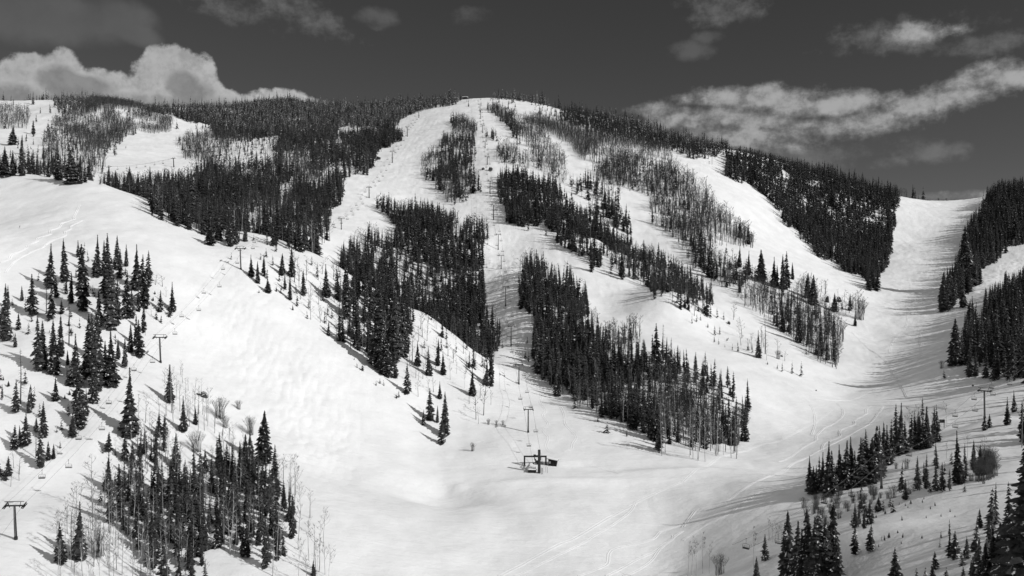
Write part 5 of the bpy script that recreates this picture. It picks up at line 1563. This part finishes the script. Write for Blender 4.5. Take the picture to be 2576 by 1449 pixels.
# operator hut
up = gp(815, 1142)
hut = empty('operator_hut', up, math.radians(-12))
tag(hut, 'small dark plank operator hut with a sloping shed roof beside the station', 'hut')
hw, hd = 132 / 6.352 * up.y / FPX, 3.0
hl, hr = 3.3, 2.6
m = MB()
vs = [(-hw / 2, 0, -0.6), (hw / 2, 0, -0.6), (hw / 2, hd, -0.6), (-hw / 2, hd, -0.6), (-hw / 2, 0, hl), (hw / 2, 0, hr), (hw / 2, hd, hr), (-hw / 2, hd, hl)]
m.add(vs, [(0, 1, 5, 4), (1, 2, 6, 5), (2, 3, 7, 6), (3, 0, 4, 7), (4, 5, 6, 7), (3, 2, 1, 0)])
for i in range(1, 12):
    x = -hw / 2 + hw * i / 12
    m.box((x, -0.015, 1.0), (0.03, 0.03, 3.0))
m.build('wall', M['wood'], hut)
ang = math.atan2(hr - hl, hw)
m = MB(); m.box((0, hd / 2, (hl + hr) / 2 + 0.1), (hw * 1.36, hd + 0.9, 0.14), 0, Matrix.Rotation(-ang, 3, 'Y')); roof = m.build('roof', M['wood'], hut)
m = MB(); m.box((0, hd / 2 + 0.15, (hl + hr) / 2 + 0.27), (hw * 1.30, hd + 0.7, 0.2), 0, Matrix.Rotation(-ang, 3, 'Y')); m.build('snow_cap', M['snow'], roof)
m = MB()
wx, wz = -hw * 0.32, 1.75
for dx, dz, sx, sz in ((-0.45, 0, 0.08, 1.1), (0.45, 0, 0.08, 1.1), (0, 0.52, 0.9, 0.08), (0, -0.52, 0.9, 0.08), (0, 0, 0.06, 1.0)): m.box((wx + dx, -0.05, wz + dz), (sx, 0.09, sz))
win = m.build('window', M['steel_pale'], hut)
m = MB(); m.box((wx, -0.035, wz), (0.84, 0.03, 0.98)); m.build('pane', M['glass'], win)
m = MB(); m.box((hw * 0.05, -0.04, 0.95), (0.85, 0.06, 1.95)); door = m.build('door', M['wood'], hut)
m = MB(); m.box((hw * 0.05 + 0.33, -0.1, 0.95), (0.1, 0.06, 0.06)); m.build('handle', M['steel_pale'], door)
# marker poles, loading gate
for i, (zx, zb, zt) in enumerate([(712, 1230, 1140), (738, 1250, 1158)]):
    p = gp(zx, zb); h = (zb - zt) / 6.352 * p.y / FPX
    m = MB(); m.tube([(0, 0, -0.4), (0, 0, h)], 0.06, 8); m.tube([(0, 0, h - 0.25), (0, 0, h)], 0.075, 8)
    o = m.build('marker_pole', M['steel']); o.location = p
    tag(o, ['left', 'right'][i] + ' of two thin marker poles between the station mast and the hut', 'pole', 'marker poles by the station')
p = gp(650, 1272)
gate = empty('loading_gate', p, 0.3)
tag(gate, 'leaning dark gate panel in the snow right of the station mast', 'gate')
m = MB()
h = 110 / 6.352 * p.y / FPX
m.box((-0.3, 0, h / 2 - 0.2), (0.1, 0.1, h + 0.4)); m.box((0.3, 0, h / 2 - 0.35), (0.1, 0.1, h + 0.1)); m.build('post', M['steel'], gate)
m = MB()
for k in range(5): m.box((0, 0, 0.5 + k * h * 0.17), (0.5, 0.06, 0.12))
m.build('rail', M['wood'], gate)
# rope of the central lift runs from the bull wheel
Rm = ct[0][1]
lowc = [portal.location + wc + Rm @ Vector((s * 2.35, 0, 0.2)) for s in (-1, 1)]
topc = ct[-1][0] + (ct[-1][0] - ct[-2][0]).normalized() * 70
hic = [topc + ct[-1][1] @ Vector((s * 2.35, 0, 0)) for s in (-1, 1)]
sc_ = CENT.strands(lowc, hic)
rope_object(sc_, 0.045, 'pair of wire rope strands of the central lift')
hang_chairs(CENT, sc_, 31.0, (21.0, 34.0), None)

# right hand lift, crossing the near slope down to the left
RIGHT = Lift('right', 'right hand lift', [(2217.5, 1229, 1150), (2477, 1052, 983)], 2.45, 14)
rt = RIGHT.build(lambda i: ['dark lift tower rising in front of the right hand tree line', 'dark lift tower with a wide crossarm at the right edge above the shrubs'][i])
dr = rt[1][0] - rt[0][0]
lor, hir = rt[0][0] - dr * 0.85, rt[1][0] + dr.normalized() * 75 + Vector((0, 0, 3))
RR = rt[0][1]
sr = RIGHT.strands([lor + RR @ Vector((s * 2.55, 0, 0)) for s in (-1, 1)], [hir + RR @ Vector((s * 2.55, 0, 0)) for s in (-1, 1)])
rope_object(sr, 0.045, 'pair of wire rope strands of the right hand lift')
hang_chairs(RIGHT, sr, 26.0, (8.0, 18.0), None)

# far lift in the upper left clearing
FARL = Lift('far left', 'far left lift', [(*UV('A', 826, 925), UV('A', 0, 858)[1]), (*UV('A', 1312, 858), UV('A', 0, 793)[1])], 2.0, 14)
ft = FARL.build(lambda i: ['lift tower at the left end of the far left clearing', 'lift tower at the right end of the far left clearing'][i])
sf = FARL.strands()
rope_object(sf, 0.06, 'pair of wire rope strands crossing the far left clearing')
hang_chairs(FARL, sf, 24.0, (12.0, 20.0), None)

# ------------------------------------------------------------------ small things
# trail sign on two posts
p = ground(*UV('I', 1957, 335))
sg = empty('trail_sign', p)
tag(sg, 'blank dark board on two posts at the end of the right hand tree line', 'sign')
sh = (335 - 268) / 3 * p.y / FPX; sw = 42 / 3 * p.y / FPX
for s in (-1, 1):
    m = MB(); m.box((s * sw * 0.4, 0.08, sh / 2 - 0.3), (0.22, 0.2, sh + 0.6)); m.build('post', M['wood'], sg)
m = MB(); m.box((0, -0.06, sh * 0.82), (sw, 0.1, sh * 0.38)); m.build('board', M['wood'], sg)


def rock(zone, x, base, w, h, lab, seed):
    p = on_ground(zone, x, base)
    k = p.y / FPX / 3
    r = random.Random(seed)
    bm = bmesh.new()
    bmesh.ops.create_icosphere(bm, subdivisions=4, radius=1.0)
    ph = [(Vector((r.uniform(-1, 1), r.uniform(-1, 1), r.uniform(-1, 1))).normalized(), r.uniform(0.55, 0.95)) for _ in range(11)]
    for v in bm.verts:
        for n, d in ph:
            e = v.co.dot(n) - d
            if e > 0: v.co -= n * e * 0.9
        v.co += v.co.normalized() * 0.05 * math.sin(9 * v.co.x + 7 * v.co.y + seed) * math.cos(8 * v.co.z)
        v.co.x *= w * k / 2; v.co.y *= w * k / 2.6; v.co.z = (v.co.z * 0.75 + 0.35) * h * k
    me = bpy.data.meshes.new('rock'); bm.to_mesh(me); bm.free(); me.materials.append(M['rock'])
    o = bpy.data.objects.new('rock', me); COL.objects.link(o); o.location = p
    o.rotation_euler = (0, 0, r.uniform(0, 6))
    tag(o, lab, 'rock', 'rocks showing through the snow')


import bmesh
rock('G', 1545, 100, 75, 45, 'dark split boulder with a snow cap above the bottom left grove', 1)
rock('G', 1500, 82, 40, 18, 'low flat rock at the left foot of the split boulder', 2)
rock('B', 1125, 885, 36, 28, 'dark round boulder right of the upper central lift line', 3)
rock('B', 1072, 878, 30, 20, 'snow-covered boulder left of the upper central lift line', 4)
rock('F', 350, 835, 30, 24, 'dark rock on the snow run below the spur', 5)
rock('F', 1090, 670, 34, 46, 'dark rock face among the trees of the lower right flank', 6)
rock('F', 1180, 670, 60, 40, 'dark overhanging rock right of another on the lower right flank', 7)
rock('F', 748, 1082, 20, 14, 'small dark rock at the lower end of the right flank', 8)
rock('F', 1007, 1340, 12, 10, 'tiny lone dark rock on the open valley snow', 9)
rock('B', 280, 800, 40, 22, 'snowy rocks at the edge of the left upper run', 10)
rock('A', 2410, 925, 70, 40, 'snow-capped outcrop at the right edge of the big left forest', 11)
rock('A', 1470, 930, 40, 30, 'snow-capped rock below the far left clearing', 12)
rock('F', 2190, 1305, 14, 14, 'tiny dark stone under the right forest', 13)
rock('E', 1888, 905, 14, 12, 'tiny stone by the mouth of the shaded run', 14)


# lone skier on the left snowfield
def skier(zone, x, base, lab):
    p = on_ground(zone, x, base)
    root = empty('person', p, math.radians(-60))
    tag(root, lab, 'person')
    v = [(-.13, 0.02, .08), (-.12, .09, .48), (-.09, -.02, .88), (.13, 0.02, .08), (.12, .09, .48), (.09, -.02, .88), (0, -.02, .98), (0, .06, 1.22), (0, .11, 1.44), (0, .13, 1.53), (0, .15, 1.62), (0, .16, 1.74),
         (-.19, .10, 1.42), (-.28, .12, 1.15), (-.25, .36, 1.08), (.19, .10, 1.42), (.28, .12, 1.15), (.25, .36, 1.08), (-.13, .2, .05), (.13, .2, .05)]
    e = [(0, 1), (1, 2), (2, 6), (3, 4), (4, 5), (5, 6), (6, 7), (7, 8), (8, 9), (9, 10), (10, 11), (8, 12), (12, 13), (13, 14), (8, 15), (15, 16), (16, 17), (0, 18), (3, 19)]
    rad = [.06, .07, .10, .06, .07, .10, .15, .16, .15, .065, .10, .085, .08, .06, .05, .08, .06, .05, .06, .06]
    me = bpy.data.meshes.new('person_body'); me.from_pydata(v, e, []); me.materials.append(M['cloth'])
    o = bpy.data.objects.new('body', me); COL.objects.link(o); o.parent = root
    md = o.modifiers.new('skin', 'SKIN')
    for i, q in enumerate(me.skin_vertices[0].data): q.radius = (rad[i], rad[i]); q.use_root = (i == 6)
    o.modifiers.new('sub', 'SUBSURF').levels = 1
    for s in (-1, 1):
        m = MB(); m.box((s * .13, .2, .02), (.09, 1.6, .03)); m.tube([(s * .13, .98, .02), (s * .13, 1.1, .1)], .03, 5); m.build('ski', M['steel'], root)
        m = MB(); m.tube([(s * .25, .36, 1.1), (s * .34, -.1, .02)], .015, 5); m.build('ski_pole', M['steel'], root)


skier('D', 148, 112, 'lone skier in dark clothes standing on the left snowfield')

# lift house and mast on the summit skyline
p = ground(*UV('B', 935, 330))
hs = empty('summit_lift_house', p)
tag(hs, 'tiny dark lift house on the summit skyline', 'building')
m = MB(); m.box((0, 0, 1.6), (9, 6, 4.4)); m.build('wall', M['wood'], hs)
m = MB(); m.box((0, 0, 4.0), (11, 8, 0.4)); m.box((0, 0, 4.3), (10.6, 7.6, 0.2)); m.build('roof', M['snow'], hs)
m = MB(); m.box((-4, 0, 5.2), (0.6, 0.6, 3.2)); m.box((-4, 0, 6.9), (4.5, 0.6, 0.5)); m.build('terminal_mast', M['steel'], hs)
p = ground(*UV('B', 1477, 352))
am = empty('antenna_mast', p)
tag(am, 'thin pale antenna mast among the frosted firs on the summit skyline', 'antenna')
m = MB()
for a in (0.5, 2.6, 4.7): m.tube([(1.2 * math.cos(a), 1.2 * math.sin(a), -1), (0.25 * math.cos(a), 0.25 * math.sin(a), 18)], 0.14, 5)
for k in range(8):
    zz = 1 + k * 2.1; r = 1.2 - 0.95 * zz / 18
    for a, b in ((0.5, 2.6), (2.6, 4.7), (4.7, 0.5)): m.tube([(r * math.cos(a), r * math.sin(a), zz), (r * math.cos(b), r * math.sin(b), zz + 1.6)], 0.08, 4)
m.build('lattice', M['steel_pale'], am)
m = MB(); m.tube([(0, 0, 17), (0, 0, 23)], 0.12, 6); m.disc((0, -0.5, 15.5), 1.0, 0.5, 'Y', 14); m.build('aerial', M['glass'], am)
# trail poles at the top of the right run
for x, b, t in [(222, 838, 768), (200, 838, 815)]:
    p = on_ground('C', x, b)
    h = size_of(p, b, t)
    m = MB(); m.tube([(0, 0, -0.5), (0, 0, h)], 0.22, 8); m.box((0, 0, h - 0.5), (1.2, 0.2, 0.8))
    o = m.build('trail_post', M['wood']); o.location = p
    tag(o, ('tall' if h > 9 else 'short') + ' dark trail post at the top of the right ridge run', 'post', 'trail posts')


# ------------------------------------------------------------------ ski tracks: shallow trenches with a raised rim, draped on the snow
def smooth_path(pts, step):
    P = [np.array(q, float) for q in pts]
    P = [2 * P[0] - P[1]] + P + [2 * P[-1] - P[-2]]
    out = []
    for i in range(1, len(P) - 2):
        n = max(2, int(np.linalg.norm(P[i + 1] - P[i]) / step))
        for k in range(n):
            t = k / n
            out.append(0.5 * ((2 * P[i]) + (P[i + 1] - P[i - 1]) * t + (2 * P[i - 1] - 5 * P[i] + 4 * P[i + 1] - P[i + 2]) * t * t + (3 * P[i] - P[i - 1] - 3 * P[i + 1] + P[i + 2]) * t ** 3))
    out.append(P[-2])
    return np.array(out)


TRACKS = [
 ('D', [(600,-60),(555,30),(560,45),(470,75),(440,110),(380,130),(375,160),(285,185),(280,210),(205,240),(195,265),(90,310),(70,345),(0,370)], 0.8, 'S-curved ski track down the left snowfield'),
 ('D', [(620,55),(540,95),(530,120),(490,140),(490,170),(420,195),(340,240),(330,255),(240,290),(130,350),(60,420),(40,450)], 0.7, 'second curved ski track on the left snowfield, nearer the grove'),
 ('H', [(1470,-10),(1490,40),(1510,90),(1500,140),(1540,200),(1520,240),(1560,300),(1525,350),(1562,405),(1545,460),(1560,500),(1595,525)], 0.9, 'wiggling ski track right of the first central tower'),
 ('H', [(1560,100),(1590,135),(1650,170),(1680,230),(1690,300),(1730,350),(1770,400),(1745,450),(1735,490),(1675,510)], 0.9, 'wide curving ski track ending right of the operator hut'),
 ('H', [(1190,1449),(1400,1340),(1620,1220),(1850,1110),(2090,970),(2230,890),(2400,810),(2576,735)], 1.0, 'long straight ski track crossing the valley floor at the bottom'),
 ('H', [(1310,1449),(1500,1360),(1700,1260),(1900,1150),(2080,1040),(2180,960),(2220,890)], 0.7, 'ski track just below the long straight one on the valley floor'),
 ('H', [(1790,1449),(1990,1370),(2020,1280),(2070,1240),(2200,1210),(2350,1170),(2420,1110),(2576,1060)], 0.8, 'ski track with a sharp turn at the bottom of the picture'),
 ('H', [(2000,1449),(2200,1340),(2380,1250),(2576,1110)], 0.8, 'straight ski track right of the sharp turn at the bottom'),
 ('H', [(2130,1449),(2330,1340),(2400,1250),(2500,1170),(2500,1140)], 0.7, 'hooked ski track at the bottom right of the valley'),
 ('I', [(0,740),(180,620),(330,540),(560,470),(750,420),(900,340),(1000,290),(1130,190)], 0.9, 'long ski track curving along the foot of the central spur'),
 ('I', [(0,1080),(60,1000),(120,940),(300,900),(420,820),(620,710),(830,600),(950,540)], 0.9, 'upper ski track of a pair running along the right valley'),
 ('I', [(0,1180),(150,1080),(330,990),(450,900),(590,810)], 0.8, 'lower ski track of a pair running along the right valley'),
 ('I', [(910,100),(960,150),(995,230),(995,320),(970,390)], 0.8, 'single bent ski track in the middle of the right valley'),
 ('I', [(1170,150),(1210,200),(1190,260),(1060,340),(1010,390),(1000,430),(880,500),(720,590)], 0.8, 'looping ski track in the middle of the right valley'),
 ('I', [(1420,165),(1385,190),(1380,230),(1300,275),(1290,310),(1190,350),(1180,400),(1070,450),(1050,500)], 0.8, 'zigzag ski track above the right hand tree line'),
 ('I', [(1520,160),(1460,240),(1380,320),(1200,420),(1000,520),(800,620),(640,690)], 0.7, 'faint ski track close above the right hand tree line'),
 ('I', [(750,-20),(870,50),(1000,100),(1150,125),(1350,90),(1500,20)], 1.0, 'groomed cat track bending through the right valley'),
 ('I', [(860,60),(1000,115),(1150,140),(1400,160),(1700,170),(2000,190)], 0.7, 'faint cat track below the bending one in the right valley'),
 ('F', [(1280,900),(1380,1000),(1480,1070),(1560,1150),(1600,1230),(1700,1400)], 0.6, 'thin track slanting down the shaded right valley'),
 ('F', [(1700,480),(1720,560),(1690,640),(1700,760),(1680,860),(1590,960),(1560,1050)], 0.6, 'wavy ski track down the shaded right valley'),
 ('F', [(1800,880),(1790,960),(1800,1050),(1780,1120)], 0.6, 'short ski track in the shaded right valley'),
 ('B', [(1700,1160),(1760,1210),(1800,1250)], 0.6, 'short ski track in the narrow upper right run'),
 ('E', [(1270,130),(1290,200),(1320,250),(1290,300),(1320,350)], 0.7, 'snaking ski track right of the central towers'),
 ('E', [(1380,200),(1420,260),(1440,330)], 0.7, 'short ski track above the shaded central run'),
 ('C', [(150,830),(240,900),(300,960),(360,1040),(420,1100),(480,1200),(560,1290),(640,1400)], 0.7, 'long ski track down the right ridge run'),
 ('C', [(260,920),(330,1030),(440,1120),(500,1230),(620,1330),(700,1440)], 0.7, 'second long ski track down the right ridge run'),
 ('H', [(1650,570),(1760,590),(1880,620),(1990,650),(2090,675)], 0.7, 'footpath line running right from the operator hut'),
 ('B', [(640,640),(560,720),(480,800),(380,930),(320,1000)], 0.7, 'ski track down the wide upper left run'),
 ('B', [(720,500),(640,600),(560,640),(420,790),(300,900)], 0.7, 'second ski track down the wide upper left run'),
]
for zone, pts, w, lab in TRACKS:
    q = [on_ground(zone, x, yv) for x, yv in pts]
    pth = smooth_path([(a.x, a.y) for a in q], 1.2)
    d = np.gradient(pth, axis=0); d /= np.linalg.norm(d, axis=1)[:, None] + 1e-9
    nrm = np.stack([-d[:, 1], d[:, 0]], -1)
    k = max(1.0, np.mean(pth[:, 1]) / 520.0)
    prof = [(-1.0, -0.05), (-0.62, 0.36), (-0.3, 0.06), (0.0, 0.01), (0.3, 0.06), (0.62, 0.36), (1.0, -0.05)]
    nj = np.array([0.75 + 0.5 * abs(vnoise(np.array([i * 0.21]), np.array([3.3]), 5)[0]) * 2 for i in range(len(pth))])
    V = []
    for o, hgt in prof:
        xy = pth + nrm * (o * w * k)
        V.append(np.stack([xy[:, 0], xy[:, 1], hz(xy[:, 0], xy[:, 1]) + hgt * nj * ((1.1 if zone == 'D' else 0.55) if hgt > 0 else 1)], -1))
    V = np.stack(V, 1)
    n, c = len(pth), len(prof)
    idx = np.arange(n * c).reshape(n, c)
    F = np.stack([idx[:-1, :-1], idx[:-1, 1:], idx[1:, 1:], idx[1:, :-1]], -1).reshape(-1, 4)
    me = fast_mesh('ski_track', V.reshape(-1, 3), F, M['snow'], smooth=True)
    o = bpy.data.objects.new('ski_track', me); COL.objects.link(o)
    tag(o, kind='structure')
